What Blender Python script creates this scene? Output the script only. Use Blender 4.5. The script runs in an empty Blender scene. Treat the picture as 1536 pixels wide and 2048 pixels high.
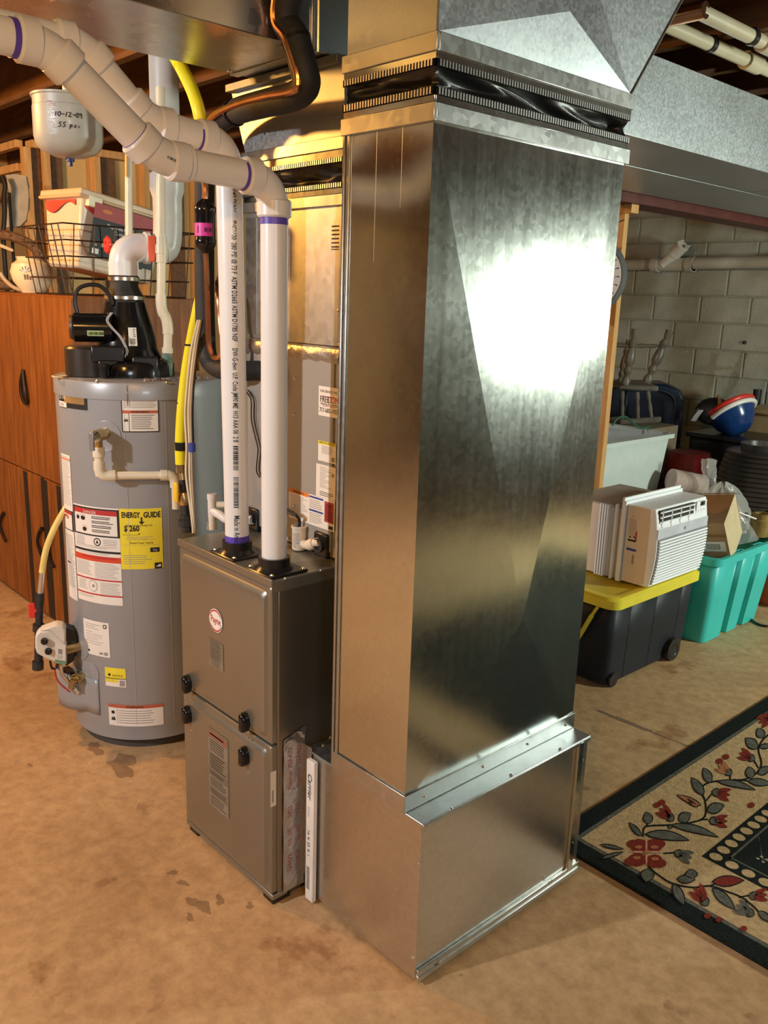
import bpy, math, random
from mathutils import Vector, Matrix
random.seed(7)
V = Vector
S = bpy.context.scene
COL = S.collection
# ------------------------------------------------------------------ camera, light, exposure
CAMP = V((0.0, 0.0, 1.53)); FPX = 1715.0
YAW, PITCH, ROLL = .8262, .2447, .0331
def cam_axes():
    f = V((-math.sin(YAW)*math.cos(PITCH), math.cos(YAW)*math.cos(PITCH), -math.sin(PITCH)))
    r = V((math.cos(YAW), math.sin(YAW), 0)); d = f.cross(r)
    c, s = math.cos(ROLL), math.sin(ROLL)
    return r*c - d*s, r*s + d*c, f
CR, CD, CF = cam_axes()
cd = bpy.data.cameras.new('camera'); cam = bpy.data.objects.new('camera', cd); COL.objects.link(cam)
cd.sensor_fit = 'VERTICAL'; cd.sensor_height = 36; cd.lens = FPX/2048*36; cd.clip_start = .02
cam.matrix_world = Matrix.Translation(CAMP) @ Matrix(((CR.x, -CD.x, -CF.x), (CR.y, -CD.y, -CF.y), (CR.z, -CD.z, -CF.z))).to_4x4()
S.camera = cam
S.view_settings.view_transform = 'Standard'; S.view_settings.look = 'None'
S.view_settings.gamma = 1; S.view_settings.use_curve_mapping = False
S.view_settings.exposure = 0.4
W = bpy.data.worlds.new('world'); S.world = W; W.use_nodes = True
W.node_tree.nodes['Background'].inputs[0].default_value = (.30, .27, .23, 1)
W.node_tree.nodes['Background'].inputs[1].default_value = .06
def lamp(name, kind, loc, power, col, size=.05, target=None):
    l = bpy.data.lights.new(name, kind); l.energy = power; l.color = col
    if kind == 'AREA': l.shape = 'RECTANGLE'; l.size = size[0]; l.size_y = size[1]
    else: l.shadow_soft_size = size
    o = bpy.data.objects.new(name, l); COL.objects.link(o); o.location = loc
    if target is not None: o.rotation_euler = (V(target)-V(loc)).to_track_quat('-Z', 'Y').to_euler()
    return o
lamp('bulb_cool', 'POINT', (-2.15, -1.7, 2.2), 185, (1.0, .98, .96), .05)     # ceiling bulb left of the camera
lamp('bulb_warm', 'POINT', (-.1, -.45, 2.25), 44, (1.0, .50, .10), .06)          # incandescent bulb right of the camera
lamp('bulb_amber', 'POINT', (-3.8, .25, 2.25), 80, (1.0, .46, .09), .06)        # incandescent bulb by the cabinets
lamp('work_lamp', 'AREA', (1.1, 4.86, 1.50), 80, (.90, 1.0, .86), (.25, .34), (-1.75, 3.4, .7))   # white lamp mirrored in the tall duct
lamp('blue_fill', 'AREA', (3.1, -.6, 1.95), 32, (.74, .88, 1.0), (1.1, .45), (-1.6, .8, 1.6))       # bluish fill added from the right, with an unseen window to go with it

# pixel (1536x2048 frame) to a point on a real plane of the room
def ray(x, y): return CR*((x-768)/FPX) + CD*((y-1024)/FPX) + CF
def PZ(x, y, z): d = ray(x, y); return CAMP + d*((z-CAMP.z)/d.z)
def PY(x, y, Y): d = ray(x, y); return CAMP + d*((Y-CAMP.y)/d.y)
def PX(x, y, X): d = ray(x, y); return CAMP + d*((X-CAMP.x)/d.x)
def PV(x, y, c):
    c = V((c[0], c[1], 0)); d = ray(x, y); n = V((c.x, c.y, 0)); return CAMP + d*(n.dot(n)/n.dot(V((d.x, d.y, 0))))

# ------------------------------------------------------------------ materials
MATS = {}
def mat(name, col, rough=.5, metal=0.0, var=.08, scale=12, bump=0, bscale=60, spec=.5, stretch=(1, 1, 1), col2=None, alpha=1, trans=0, emit=0, coat=0, detail=4, contrast=(.35, .65)):
    if name in MATS: return MATS[name]
    m = bpy.data.materials.new(name); m.use_nodes = True; MATS[name] = m
    nt = m.node_tree; N = nt.nodes; L = nt.links; b = N['Principled BSDF']
    b.inputs['Roughness'].default_value = rough; b.inputs['Metallic'].default_value = metal
    b.inputs['Specular IOR Level'].default_value = spec; b.inputs['Coat Weight'].default_value = coat
    b.inputs['Alpha'].default_value = alpha; b.inputs['Transmission Weight'].default_value = trans
    tc = N.new('ShaderNodeTexCoord'); mp = N.new('ShaderNodeMapping'); mp.inputs['Scale'].default_value = stretch
    L.new(tc.outputs['Object'], mp.inputs[0])
    nz = N.new('ShaderNodeTexNoise'); nz.inputs['Scale'].default_value = scale; nz.inputs['Detail'].default_value = detail
    L.new(mp.outputs[0], nz.inputs['Vector'])
    cr = N.new('ShaderNodeValToRGB'); L.new(nz.outputs['Fac'], cr.inputs[0])
    c2 = col2 or tuple(min(1, c*(1+var)) for c in col); c1 = col if col2 else tuple(c*(1-var) for c in col)
    cr.color_ramp.elements[0].position = contrast[0]; cr.color_ramp.elements[1].position = contrast[1]
    cr.color_ramp.elements[0].color = (*c1, 1); cr.color_ramp.elements[1].color = (*c2, 1)
    L.new(cr.outputs[0], b.inputs['Base Color'])
    if emit: L.new(cr.outputs[0], b.inputs['Emission Color']); b.inputs['Emission Strength'].default_value = emit
    if bump:
        n2 = N.new('ShaderNodeTexNoise'); n2.inputs['Scale'].default_value = bscale; n2.inputs['Detail'].default_value = 5
        L.new(mp.outputs[0], n2.inputs['Vector'])
        bp = N.new('ShaderNodeBump'); bp.inputs['Strength'].default_value = bump; bp.inputs['Distance'].default_value = .01
        L.new(n2.outputs['Fac'], bp.inputs['Height']); L.new(bp.outputs[0], b.inputs['Normal'])
    return m
def galv(name, col, rough, spangle=.12, sscale=55, streak=.0, bump=.02):
    if name in MATS: return MATS[name]
    m = bpy.data.materials.new(name); m.use_nodes = True; MATS[name] = m
    nt = m.node_tree; N = nt.nodes; L = nt.links; b = N['Principled BSDF']; b.inputs['Metallic'].default_value = 1
    tc = N.new('ShaderNodeTexCoord')
    vo = N.new('ShaderNodeTexVoronoi'); vo.inputs['Scale'].default_value = sscale; L.new(tc.outputs['Object'], vo.inputs['Vector'])
    nz = N.new('ShaderNodeTexNoise'); nz.inputs['Scale'].default_value = 3; nz.inputs['Detail'].default_value = 6; L.new(tc.outputs['Object'], nz.inputs['Vector'])
    mp = N.new('ShaderNodeMapping'); mp.inputs['Scale'].default_value = (60, 60, 1.2); L.new(tc.outputs['Object'], mp.inputs[0])
    st = N.new('ShaderNodeTexNoise'); st.inputs['Scale'].default_value = 1; st.inputs['Detail'].default_value = 3; L.new(mp.outputs[0], st.inputs['Vector'])
    def math_(op, a, c):
        n = N.new('ShaderNodeMath'); n.operation = op
        for i, q in enumerate((a, c)):
            if isinstance(q, (int, float)): n.inputs[i].default_value = q
            else: L.new(q, n.inputs[i])
        return n.outputs[0]
    bw = N.new('ShaderNodeRGBToBW'); L.new(vo.outputs['Color'], bw.inputs[0])
    r = math_('ADD', rough, math_('MULTIPLY', math_('SUBTRACT', bw.outputs[0], .5), spangle))
    r = math_('ADD', r, math_('MULTIPLY', math_('SUBTRACT', nz.outputs['Fac'], .5), .12))
    r = math_('ADD', r, math_('MULTIPLY', math_('SUBTRACT', st.outputs['Fac'], .5), streak))
    L.new(r, b.inputs['Roughness'])
    cr = N.new('ShaderNodeValToRGB'); L.new(math_('ADD', math_('MULTIPLY', nz.outputs['Fac'], .6), math_('MULTIPLY', bw.outputs[0], .4)), cr.inputs[0])
    cr.color_ramp.elements[0].position = .2; cr.color_ramp.elements[1].position = .8
    cr.color_ramp.elements[0].color = (*[c*.85 for c in col], 1); cr.color_ramp.elements[1].color = (*col, 1)
    L.new(cr.outputs[0], b.inputs['Base Color'])
    n2 = N.new('ShaderNodeTexNoise'); n2.inputs['Scale'].default_value = 5; n2.inputs['Detail'].default_value = 2; L.new(tc.outputs['Object'], n2.inputs['Vector'])
    bp = N.new('ShaderNodeBump'); bp.inputs['Strength'].default_value = bump; bp.inputs['Distance'].default_value = .05
    L.new(n2.outputs['Fac'], bp.inputs['Height']); L.new(bp.outputs[0], b.inputs['Normal'])
    return m
sheet = galv('sheet_steel', (.64, .67, .63), .165, .02, 90, .05, .02)
boxm = galv('box_sheet', (.66, .65, .62), .30, .02, 90, .03, .02)
spang = galv('galvanized', (.62, .66, .69), .42, .10, 160, .04, .03)
trimm = galv('trim_steel', (.62, .63, .62), .34, .08, 60, .05, .02)
tooth = mat('bright_steel', (.85, .85, .84), .3, 1, .03)
screw = mat('screw_zinc', (.85, .84, .8), .22, 1, .03)
black = mat('black_plastic', (.012, .012, .013), .28, 0, .1)
blackgl = mat('black_gloss', (.008, .008, .009), .15, 0, .1)
rubber = mat('black_foam', (.018, .018, .019), .65, 0, .2, 30, .1, 80)
vinyl = mat('black_vinyl', (.010, .010, .011), .36, 0, .1, 8, .1, 14)
matteblack = mat('matte_black', (.006, .006, .006), .9, 0, .1, spec=.1)
pvc = mat('white_pvc', (.78, .80, .82), .28, 0, .02, 6)
cpvc = mat('cream_cpvc', (.80, .74, .58), .35, 0, .05, 8)
purple = mat('purple_primer', (.10, .06, .45), .4, 0, .2)
furn = mat('champagne_steel', (.32, .31, .265), .34, .75, .02, 5, .02, 300)
furnside = mat('champagne_side', (.30, .27, .22), .30, .85, .03, 4)
white = mat('white_paint', (.82, .81, .78), .4, 0, .02)
paper = mat('paper_white', (.82, .79, .74), .6, 0, .02)
ink = mat('ink_black', (.015, .015, .017), .55, 0, .05)
inkg = mat('ink_grey', (.30, .28, .27), .6, 0, .1)
inkr = mat('ink_red', (.50, .03, .03), .55, 0, .05)
inko = mat('ink_orange', (.75, .22, .03), .55, 0, .05)
inkb = mat('ink_blue', (.03, .06, .35), .55, 0, .05)
inky = mat('ink_yellow', (.85, .72, .04), .5, 0, .03)
brass = mat('brass', (.62, .46, .22), .3, 1, .1, 30)
copper = mat('copper', (.60, .30, .17), .26, 1, .12, 25)
iron = mat('black_iron', (.05, .05, .052), .5, .6, .2, 40, .2, 90)
yel = mat('yellow_hose', (.85, .76, .02), .38, 0, .03)
redp = mat('red_plastic', (.65, .04, .03), .35, 0, .05)
wood = mat('cabinet_wood', (.18, .055, .011), .5, 0, .2, 5, .03, 20, spec=.25, stretch=(8, 8, .8), col2=(.30, .105, .022))
pine = mat('pine', (.55, .29, .09), .6, 0, .2, 6, .1, 30, stretch=(6, 6, .8), col2=(.68, .40, .15))
darkwood = mat('dark_wood', (.11, .045, .014), .65, 0, .2, 6, .1, 30, stretch=(1, 6, 6), col2=(.17, .075, .025))
tan = mat('tan_panel', (.62, .41, .16), .7, 0, .06, 3)

# ------------------------------------------------------------------ mesh building
class B:
    def __init__(s): s.v = []; s.f = []; s.m = []
    def add(s, vs, fs, mi=0):
        o = len(s.v); s.v += [V(p) for p in vs]; s.f += [tuple(i+o for i in f) for f in fs]; s.m += [mi]*len(fs); return s
    def box(s, x0, x1, y0, y1, z0, z1, mi=0):
        vs = [(x, y, z) for z in (z0, z1) for y in (y0, y1) for x in (x0, x1)]
        return s.add(vs, [(0, 2, 3, 1), (4, 5, 7, 6), (0, 1, 5, 4), (2, 6, 7, 3), (0, 4, 6, 2), (1, 3, 7, 5)], mi)
    def obox(s, c, ax, ay, az, mi=0):
        c, ax, ay, az = V(c), V(ax), V(ay), V(az)
        vs = [c+ax*i+ay*j+az*k for k in (-1, 1) for j in (-1, 1) for i in (-1, 1)]
        return s.add(vs, [(0, 2, 3, 1), (4, 5, 7, 6), (0, 1, 5, 4), (2, 6, 7, 3), (0, 4, 6, 2), (1, 3, 7, 5)], mi)
    def hexa(s, b, t, mi=0):     # frustum from 4 bottom and 4 top points
        return s.add(list(b)+list(t), [(3, 2, 1, 0), (4, 5, 6, 7), (0, 1, 5, 4), (1, 2, 6, 5), (2, 3, 7, 6), (3, 0, 4, 7)], mi)
    def rings(s, R, caps=(True, True), mi=0, closed=True):
        n = len(R[0]); vs = [p for r in R for p in r]; fs = []
        for i in range(len(R)-1):
            for j in range(n if closed else n-1):
                k = (j+1) % n; fs.append((i*n+j, i*n+k, (i+1)*n+k, (i+1)*n+j))
        if caps[0]: fs.append(tuple(range(n-1, -1, -1)))
        if caps[1]: fs.append(tuple((len(R)-1)*n+j for j in range(n)))
        return s.add(vs, fs, mi)
    def tube(s, path, r, n=12, mi=0, caps=True):
        path = [V(p) for p in path]; rr = r if isinstance(r, (list, tuple)) else [r]*len(path)
        t0 = (path[1]-path[0]).normalized(); a = t0.orthogonal().normalized(); R = []
        for i, p in enumerate(path):
            t = (path[min(i+1, len(path)-1)]-path[max(i-1, 0)]).normalized()
            a = (a - t*a.dot(t)).normalized(); b = t.cross(a)
            R.append([p+(a*math.cos(2*math.pi*k/n)+b*math.sin(2*math.pi*k/n))*rr[i] for k in range(n)])
        return s.rings(R, (caps, caps), mi)
    def cyl(s, p0, p1, r, r1=None, n=20, mi=0): return s.tube([p0, p1], [r, r if r1 is None else r1], n, mi)
    def lathe(s, c, prof, n=32, mi=0, up=(0, 0, 1), caps=(True, True)):
        c = V(c); u = V(up).normalized(); a = u.orthogonal().normalized(); b = u.cross(a)
        return s.rings([[c+u*z+(a*math.cos(2*math.pi*k/n)+b*math.sin(2*math.pi*k/n))*r for k in range(n)] for r, z in prof], caps, mi)
    def ball(s, c, rx, ry=None, rz=None, n=16, mi=0, ax=None):
        ry = rx if ry is None else ry; rz = rx if rz is None else rz; c = V(c)
        X, Y, Z = ax or (V((1, 0, 0)), V((0, 1, 0)), V((0, 0, 1))); h = n//2; R = []
        for i in range(h+1):
            th = -math.pi/2+math.pi*min(max(i, .08), h-.08)/h
            R.append([c+X*rx*math.cos(th)*math.cos(2*math.pi*k/n)+Y*ry*math.cos(th)*math.sin(2*math.pi*k/n)+Z*rz*math.sin(th) for k in range(n)])
        return s.rings(R, (True, True), mi)
    def prism(s, pts, d, mi=0):
        pts = [V(p) for p in pts]; d = V(d); n = len(pts)
        return s.add(pts+[p+d for p in pts], [tuple(range(n-1, -1, -1)), tuple(range(n, 2*n))]+[(i, (i+1) % n, n+(i+1) % n, n+i) for i in range(n)], mi)
    def grid(s, fn, nu, nv, mi=0):
        vs = [fn(i/nu, j/nv) for j in range(nv+1) for i in range(nu+1)]; w = nu+1
        return s.add(vs, [(j*w+i, j*w+i+1, (j+1)*w+i+1, (j+1)*w+i) for j in range(nv) for i in range(nu)], mi)
    def build(s, name, mats, parent=None, bevel=0, smooth=35, solid=0, base=None):
        me = bpy.data.meshes.new(name)
        r = parent
        while r is not None and r.parent is not None: r = r.parent
        if r is not None: off = V(r.location)
        elif base is not None: off = V(base)
        else:
            xs = [p.x for p in s.v]; ys = [p.y for p in s.v]; zs = [p.z for p in s.v]
            off = V(((min(xs)+max(xs))/2, (min(ys)+max(ys))/2, min(zs)))
        me.from_pydata([tuple(p-off) for p in s.v], [], s.f)
        for mm in (mats if isinstance(mats, (list, tuple)) else [mats]): me.materials.append(mm)
        me.polygons.foreach_set('material_index', s.m)
        if smooth:
            me.polygons.foreach_set('use_smooth', [True]*len(me.polygons)); me.set_sharp_from_angle(angle=math.radians(smooth))
        me.update()
        o = bpy.data.objects.new(name, me); COL.objects.link(o)
        if parent is not None: o.parent = parent
        else: o.location = off
        if solid:
            q = o.modifiers.new('solid', 'SOLIDIFY'); q.thickness = solid; q.offset = -1
        if bevel:
            q = o.modifiers.new('bevel', 'BEVEL'); q.width = bevel; q.segments = 2; q.limit_method = 'ANGLE'; q.angle_limit = .6
        return o
def tag(o, label, cat, group=None):
    o['label'] = label; o['category'] = cat
    if group: o['group'] = group
    return o
def thing(name, label, cat, loc, group=None):
    o = bpy.data.objects.new(name, None); o.empty_display_size = .05; COL.objects.link(o); o.location = loc
    return tag(o, label, cat, group)
def struct(o): o['kind'] = 'structure'; return o
def plab(o, t): o['label'] = t; return o
def crv(pts, k=8):
    pts = [V(p) for p in pts]; P = [pts[0]*2-pts[1]]+pts+[pts[-1]*2-pts[-2]]; out = []
    for i in range(1, len(P)-2):
        a, b, c, d = P[i-1:i+3]
        for j in range(k):
            t = j/k; out.append(.5*((2*b)+(c-a)*t+(2*a-5*b+4*c-d)*t*t+(3*b-a-3*c+d)*t**3))
    return out+[pts[-1]]
def bez(a, b, c, k=10):
    a, b, c = V(a), V(b), V(c); return [a*(1-t)**2+b*2*t*(1-t)+c*t*t for t in [i/k for i in range(k+1)]]
# text as triangles in the (u, v) plane
def text_tris(body, size, align='LEFT', bold=0):
    cu = bpy.data.curves.new('t', 'FONT'); cu.body = body; cu.size = size; cu.align_x = align; cu.resolution_u = 2; cu.offset = bold*size
    o = bpy.data.objects.new('t', cu); COL.objects.link(o); dg = bpy.context.evaluated_depsgraph_get(); dg.update()
    me = bpy.data.meshes.new_from_object(o.evaluated_get(dg))
    r = ([(p.co.x, p.co.y) for p in me.vertices], [tuple(f.vertices) for f in me.polygons])
    bpy.data.objects.remove(o); bpy.data.curves.remove(cu); bpy.data.meshes.remove(me); return r
class Lab:
    """a printed sticker: base sheet plus flat print, laid on a plane or wrapped on a cylinder by fn(u, v, lift)"""
    def __init__(s, fn, w, h, mats, step=9, base=True):
        s.b = B(); s.fn = fn; s.w = w; s.h = h; s.mats = list(mats); s.step = step; s.k = 0
        if base: s.rect(0, 0, w, h, 0)
    def mi(s, m):
        if isinstance(m, int): return m
        if m not in s.mats: s.mats.append(m)
        return s.mats.index(m)
    def rect(s, u0, v0, u1, v1, m, lift=None):
        lf = .0006 if s.k == 0 else (.0010 if lift is None else lift); s.k += 1
        n = max(1, math.ceil(abs(u1-u0)/s.step))
        s.b.grid(lambda a, c: s.fn(u0+(u1-u0)*a, v0+(v1-v0)*c, lf), n, 1, s.mi(m)); return s
    def poly(s, pts, m, lift=.0013): s.b.add([s.fn(u, v, lift) for u, v in pts], [tuple(range(len(pts)))], s.mi(m)); return s
    def circ(s, u, v, r, m, lift=.0012, n=24, rv=None): return s.poly([(u+r*math.cos(2*math.pi*i/n), v+(rv or r)*math.sin(2*math.pi*i/n)) for i in range(n)], m, lift)
    def text(s, body, u, v, size, m, align='CENTER', rot=0, sx=1, lift=.0016, shear=0, bold=0, fit=0):
        vs, fs = text_tris(body, size, align, bold)
        if fit: sx = fit/max(1e-6, max(q[0] for q in vs)-min(q[0] for q in vs))
        c, q = math.cos(rot), math.sin(rot)
        s.b.add([s.fn(u+(x*sx+y*shear)*c-y*q, v+(x*sx+y*shear)*q+y*c, lift) for x, y in vs], fs, s.mi(m)); return s
    def lines(s, u0, v0, u1, v1, n, m, th=.35, jag=.25):
        dv = (v1-v0)/n
        for i in range(n):
            a = v1-dv*(i+.5); s.rect(u0, a-dv*th/2, u1-(u1-u0)*random.random()*jag, a+dv*th/2, m)
        return s
    def build(s, name, parent): return s.b.build(name, s.mats, parent, smooth=0)
def planef(o, u, v):
    o, u, v = V(o), V(u).normalized(), V(v).normalized(); n = u.cross(v); return lambda a, b, l: o+u*a+v*b+n*l
def screws(parent, pts, n, r=.004, name='screw', m=None):
    for p in pts:
        p = V(p); B().lathe(p, [(r*1.3, -.0005), (r*1.3, .0008), (r, .0012), (r*.8, .0035), (r*.3, .0042)], 10, 0, n).build(name, m or screw, parent)
X_, Y_, Z_ = V((1, 0, 0)), V((0, 1, 0)), V((0, 0, 1))
# ------------------------------------------------------------------ room shell
def floor_mat():
    m = bpy.data.materials.new('concrete'); m.use_nodes = True; nt = m.node_tree; N = nt.nodes; L = nt.links; b = N['Principled BSDF']
    tc = N.new('ShaderNodeTexCoord')
    def nz(sc, de, ro=.5):
        n = N.new('ShaderNodeTexNoise'); n.inputs['Scale'].default_value = sc; n.inputs['Detail'].default_value = de; n.inputs['Roughness'].default_value = ro
        L.new(tc.outputs['Object'], n.inputs['Vector']); return n.outputs['Fac']
    def ramp(src, stops):
        r = N.new('ShaderNodeValToRGB'); L.new(src, r.inputs[0]); e = r.color_ramp.elements
        while len(e) < len(stops): e.new(.5)
        for q, (p, c) in zip(e, stops): q.position = p; q.color = (*c, 1)
        return r.outputs[0]
    def mix(t, f, a, c):
        n = N.new('ShaderNodeMixRGB'); n.blend_type = t
        if isinstance(f, float): n.inputs[0].default_value = f
        else: L.new(f, n.inputs[0])
        L.new(a, n.inputs[1]); L.new(c, n.inputs[2]); return n.outputs[0]
    base = ramp(nz(1.3, 8, .6), [(.3, (.43, .265, .125)), (.5, (.555, .355, .18)), (.7, (.66, .445, .245))])
    fine = ramp(nz(22, 8, .7), [(.3, (.66, .63, .60)), (.62, (1, 1, 1))])
    c = mix('MULTIPLY', 1.0, base, fine)
    stain = ramp(nz(3.1, 5, .65), [(.60, (1, 1, 1)), (.66, (.62, .50, .40)), (.72, (.50, .38, .28))])
    c = mix('MULTIPLY', .75, c, stain)
    spots = ramp(nz(9, 3, .5), [(.68, (1, 1, 1)), (.72, (.45, .36, .30))])
    c = mix('MULTIPLY', .5, c, spots)
    L.new(c, b.inputs['Base Color'])
    ro = N.new('ShaderNodeMapRange'); L.new(nz(4, 6), ro.inputs[0]); ro.inputs[3].default_value = .45; ro.inputs[4].default_value = .75
    L.new(ro.outputs[0], b.inputs['Roughness'])
    bp = N.new('ShaderNodeBump'); bp.inputs['Strength'].default_value = .25; bp.inputs['Distance'].default_value = .004
    L.new(nz(35, 6, .6), bp.inputs['Height']); L.new(bp.outputs[0], b.inputs['Normal'])
    return m
RX0, RX1, RY0, RY1, CZ = -7.0, 3.2, -4.2, 6.5, 2.40
struct(B().box(RX0, RX1, RY0, RY1+.3, -.1, 0).build('floor', floor_mat(), base=(0, 0, 0)))
crack = B()
cp = [PZ(x, y, .0008) for x, y in ((1195, 1420), (1225, 1432), (1262, 1447), (1300, 1462), (1340, 1478), (1372, 1490), (1400, 1497))]
for i in range(len(cp)-1):
    a, b_ = cp[i], cp[i+1]; w = V((.010, .012, 0))*(.6+.5*math.sin(i*1.3))
    crack.add([a-w, b_-w, b_+w, a+w], [(0, 1, 2, 3)])
o = crack.build('crack_stain', mat('crack_dark', (.20, .14, .09), .8), bpy.data.objects['floor'], smooth=0)
stn = B()
def blob(px, py, rx, ry, k=44):
    ph = [random.uniform(0, 6.3) for _ in range(4)]; g = lambda a: .8+.25*math.sin(2*a+ph[0])+.16*math.sin(3*a+ph[1])+.1*math.sin(5*a+ph[2])+.07*math.sin(9*a+ph[3])
    c = PZ(px, py, .0006); q = [c+V((rx*math.cos(2*math.pi*i/k)*g(2*math.pi*i/k), ry*math.sin(2*math.pi*i/k)*g(2*math.pi*i/k), 0)) for i in range(k)]
    stn.add(q, [tuple(range(k))])
for a in ((190, 1497, .05, .03), (245, 1530, .09, .05), (400, 1810, .045, .022), (440, 1800, .02, .015), (500, 1811, .018, .01), (365, 1765, .02, .012), (345, 1745, .01, .02), (60, 1530, .012, .01), (380, 1835, .02, .01)): blob(*a)
stn.build('floor_stain', mat('stain_brown', (.24, .155, .085), .7, 0, .3, 25, alpha=.38), bpy.data.objects['floor'], smooth=0)
# block wall at the far side: every block of the visible stretch is its own piece
blockm = mat('painted_block', (.36, .38, .32), .85, 0, .10, 7, .35, 70)
mortar = mat('painted_mortar', (.31, .32, .27), .9, 0, .1, 10, .3, 60)
wb = struct(B().box(RX0, RX1, RY1+.012, RY1+.3, 0, CZ+.3).build('wall_back', mortar, base=(0, RY1, 0)))
def block_mesh(w):
    b = B(); c = .007; h = .194; d = .03
    b.hexa([(0, d, 0), (w, d, 0), (w, d, h), (0, d, h)], [(0, c, 0), (w, c, 0), (w, c, h), (0, c, h)])
    b.hexa([(0, c, 0), (w, c, 0), (w, c, h), (0, c, h)], [(c, 0, c), (w-c, 0, c), (w-c, 0, h-c), (c, 0, h-c)])
    me = bpy.data.meshes.new('block'); me.from_pydata([tuple(p) for p in b.v], [], b.f); me.materials.append(blockm); me.update(); return me
bm = block_mesh(.397)
for r in range(12):
    for k in range(13):
        x = -6.1 + k*.406 + (.203 if r % 2 else 0)
        o = bpy.data.objects.new('block', bm); COL.objects.link(o); o.parent = wb
        o.location = (x, random.uniform(-.0015, .0015), r*.203+.004)
bolt = B().lathe(PY(1490, 685, RY1), [(.014, 0), (.014, .015), (.006, .02)], 10, 0, (0, -1, 0)).build('anchor_bolt', iron, wb)
panel = mat('brown_panelling', (.10, .042, .016), .6, 0, .25, 3, 0, 30, stretch=(6, 6, .5))
struct(B().box(RX0, RX1, RY0-.2, RY0, 0, CZ+.3).build('wall_front', panel))
struct(B().box(RX1, RX1+.2, RY0, RY1, 0, CZ+.3).build('wall_right', blockm))
wn = struct(B().box(RX1-.02, RX1-.005, -1.2, 0, 1.68, 2.22).build('added_window_1', mat('added_window_glass', (.55, .65, .75), .1)))  # unseen window, added to go with the bluish fill light
for a in ((-1.25, .05, 1.64, 1.68), (-1.25, .05, 2.22, 2.26), (-1.25, -1.2, 1.68, 2.22), (0, .05, 1.68, 2.22)): B().box(RX1-.04, RX1-.001, *a).build('added_window_frame', white, wn)
struct(B().box(RX0-.2, RX0, RY0, RY1, 0, CZ+.3).build('wall_left', tan))
cl = struct(B().box(RX0, RX1, RY0, RY1, CZ+.24, CZ+.27).build('ceiling', darkwood))
y = RY0+.2; jm = None
while y < RY1:
    o = B().box(RX0+.01, RX1-.01, y, y+.04, CZ, CZ+.239).build('joist', darkwood, cl); y += .406
# partition of studs and tan panels behind the heater (faces the furnace)
PXW = -5.0
sw = struct(B().box(PXW-.10, PXW-.06, 1.92, 4.6, 0, 2.30).build('wall_partition', tan))
def yat(px): return PX(px, 320, PXW).y
for a, b_ in ((49, 61), (87, 93), (188, 197), (286, 296), (390, 400), (470, 480)):
    y0 = yat(a); B().box(PXW-.06, PXW, y0, y0+.038, 0, 2.26).build('stud', pine, sw, .002)
for a, b_ in ((62, 86), (94, 129), (198, 235), (345, 372)):
    B().box(PXW-.06, PXW-.035, yat(a), yat(b_), 0, 2.26).build('board', darkwood, sw)
B().box(PXW-.06, PXW+.01, 1.92, 4.6, 2.26, 2.30).build('top_plate', pine, sw, .002)
B().box(-6.9, PXW-.07, 1.86, 1.90, 2.26, 2.30).build('top_plate', pine, sw, .002)
B().box(-6.9, PXW-.07, 1.86, 1.90, 2.14, 2.18).build('rail', pine, sw, .002)
# ------------------------------------------------------------------ return air box, drop and connector
BX0, BX1, BY0, BY1, BZ = -1.5625, -1.138, 1.194, 1.818, .422
PX0, PX1, PZ1 = -1.447, -1.197, 1.852
t = thing('return_air_box', 'low sheet metal return box on the floor under the tall duct', 'duct box', (-1.35, 1.5, 0))
b = B().box(BX0, BX1-.004, BY0+.002, BY1, .012, BZ-.006); b.build('body', boxm, t, .0015)
b = B().box(BX0, BX1+.002, BY0-.001, BY1+.002, BZ-.006, BZ); b.build('top_panel', spang, t, .002)
b = B(); b.box(BX1-.004, BX1+.004, BY0+.005, BY1, .012, .040); b.box(BX1-.004, BX1+.007, BY0+.003, BY1-.003, .012, .026); b.build('bottom_flange', trimm, t, .0015)
B().box(BX1-.004, BX1+.005, BY1-.052, BY1-.03, .03, BZ-.006).build('corner_flange', sheet, t, .0015)
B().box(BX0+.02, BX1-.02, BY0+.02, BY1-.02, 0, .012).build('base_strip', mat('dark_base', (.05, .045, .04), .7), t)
B().box(BX1+.0005, BX1+.0035, BY0, BY1, BZ-.014, BZ-.003).build('top_hem', trimm, t, .001)
screws(t, [PX(px, py, BX1+.002) for px, py in ((838, 1726), (826, 1915), (1165, 1520), (1144, 1684))], X_, .003)
screws(t, [PX(px, py, BX1+.008) for px, py in ((880, 1924), (1103, 1762))], X_, .0035)
screws(t, [PZ(px, py, BZ) for px, py in ((902, 1618), (1022, 1550), (1120, 1498), (600, 1470), (646, 1490), (660, 1474))], Z_, .0035)
tape = mat('foil_tape', (.52, .49, .46), .36, .9, .06, 8, .6, 28)
b = B(); b.grid(lambda u, v: V((-1.5625+.0016+.001*math.sin(v*23+u*9), 1.128+.0665*u, .028+.435*v+.02*u*(1 if v > .5 else 0))), 5, 24); tp = b.build('foil_tape', tape, t)
B().grid(lambda u, v: V((-1.5625+.030*u, BY0-.0012-.0008*math.sin(v*19+u*5), .06+.372*v)), 4, 22).build('foil_tape', tape, t)
B().grid(lambda u, v: V((-1.5605+.004*math.sin(u*9+v*7)*v, 1.135+.055*u, .43+.045*v*(.6+.4*math.sin(u*2.6)))), 8, 6).build('foil_tape', tape, t)
lab = Lab(planef((-1.5605, 1.128, .03), (0, 1, 0), (0, 0, 1)), .06, .40, [inkr], base=False); lab.k = 1
for u, cm in ((.026, inkr), (.052, inkr)):
    for v, s_ in ((.05, '324A22'), (.13, 'UL 181'), (.21, '0422'), (.29, 'Nashua'), (.35, '32AA22')): lab.text(s_, u, v, .017, mat('tape_print', (.45, .16, .13), .5), 'LEFT', math.pi/2)
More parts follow.
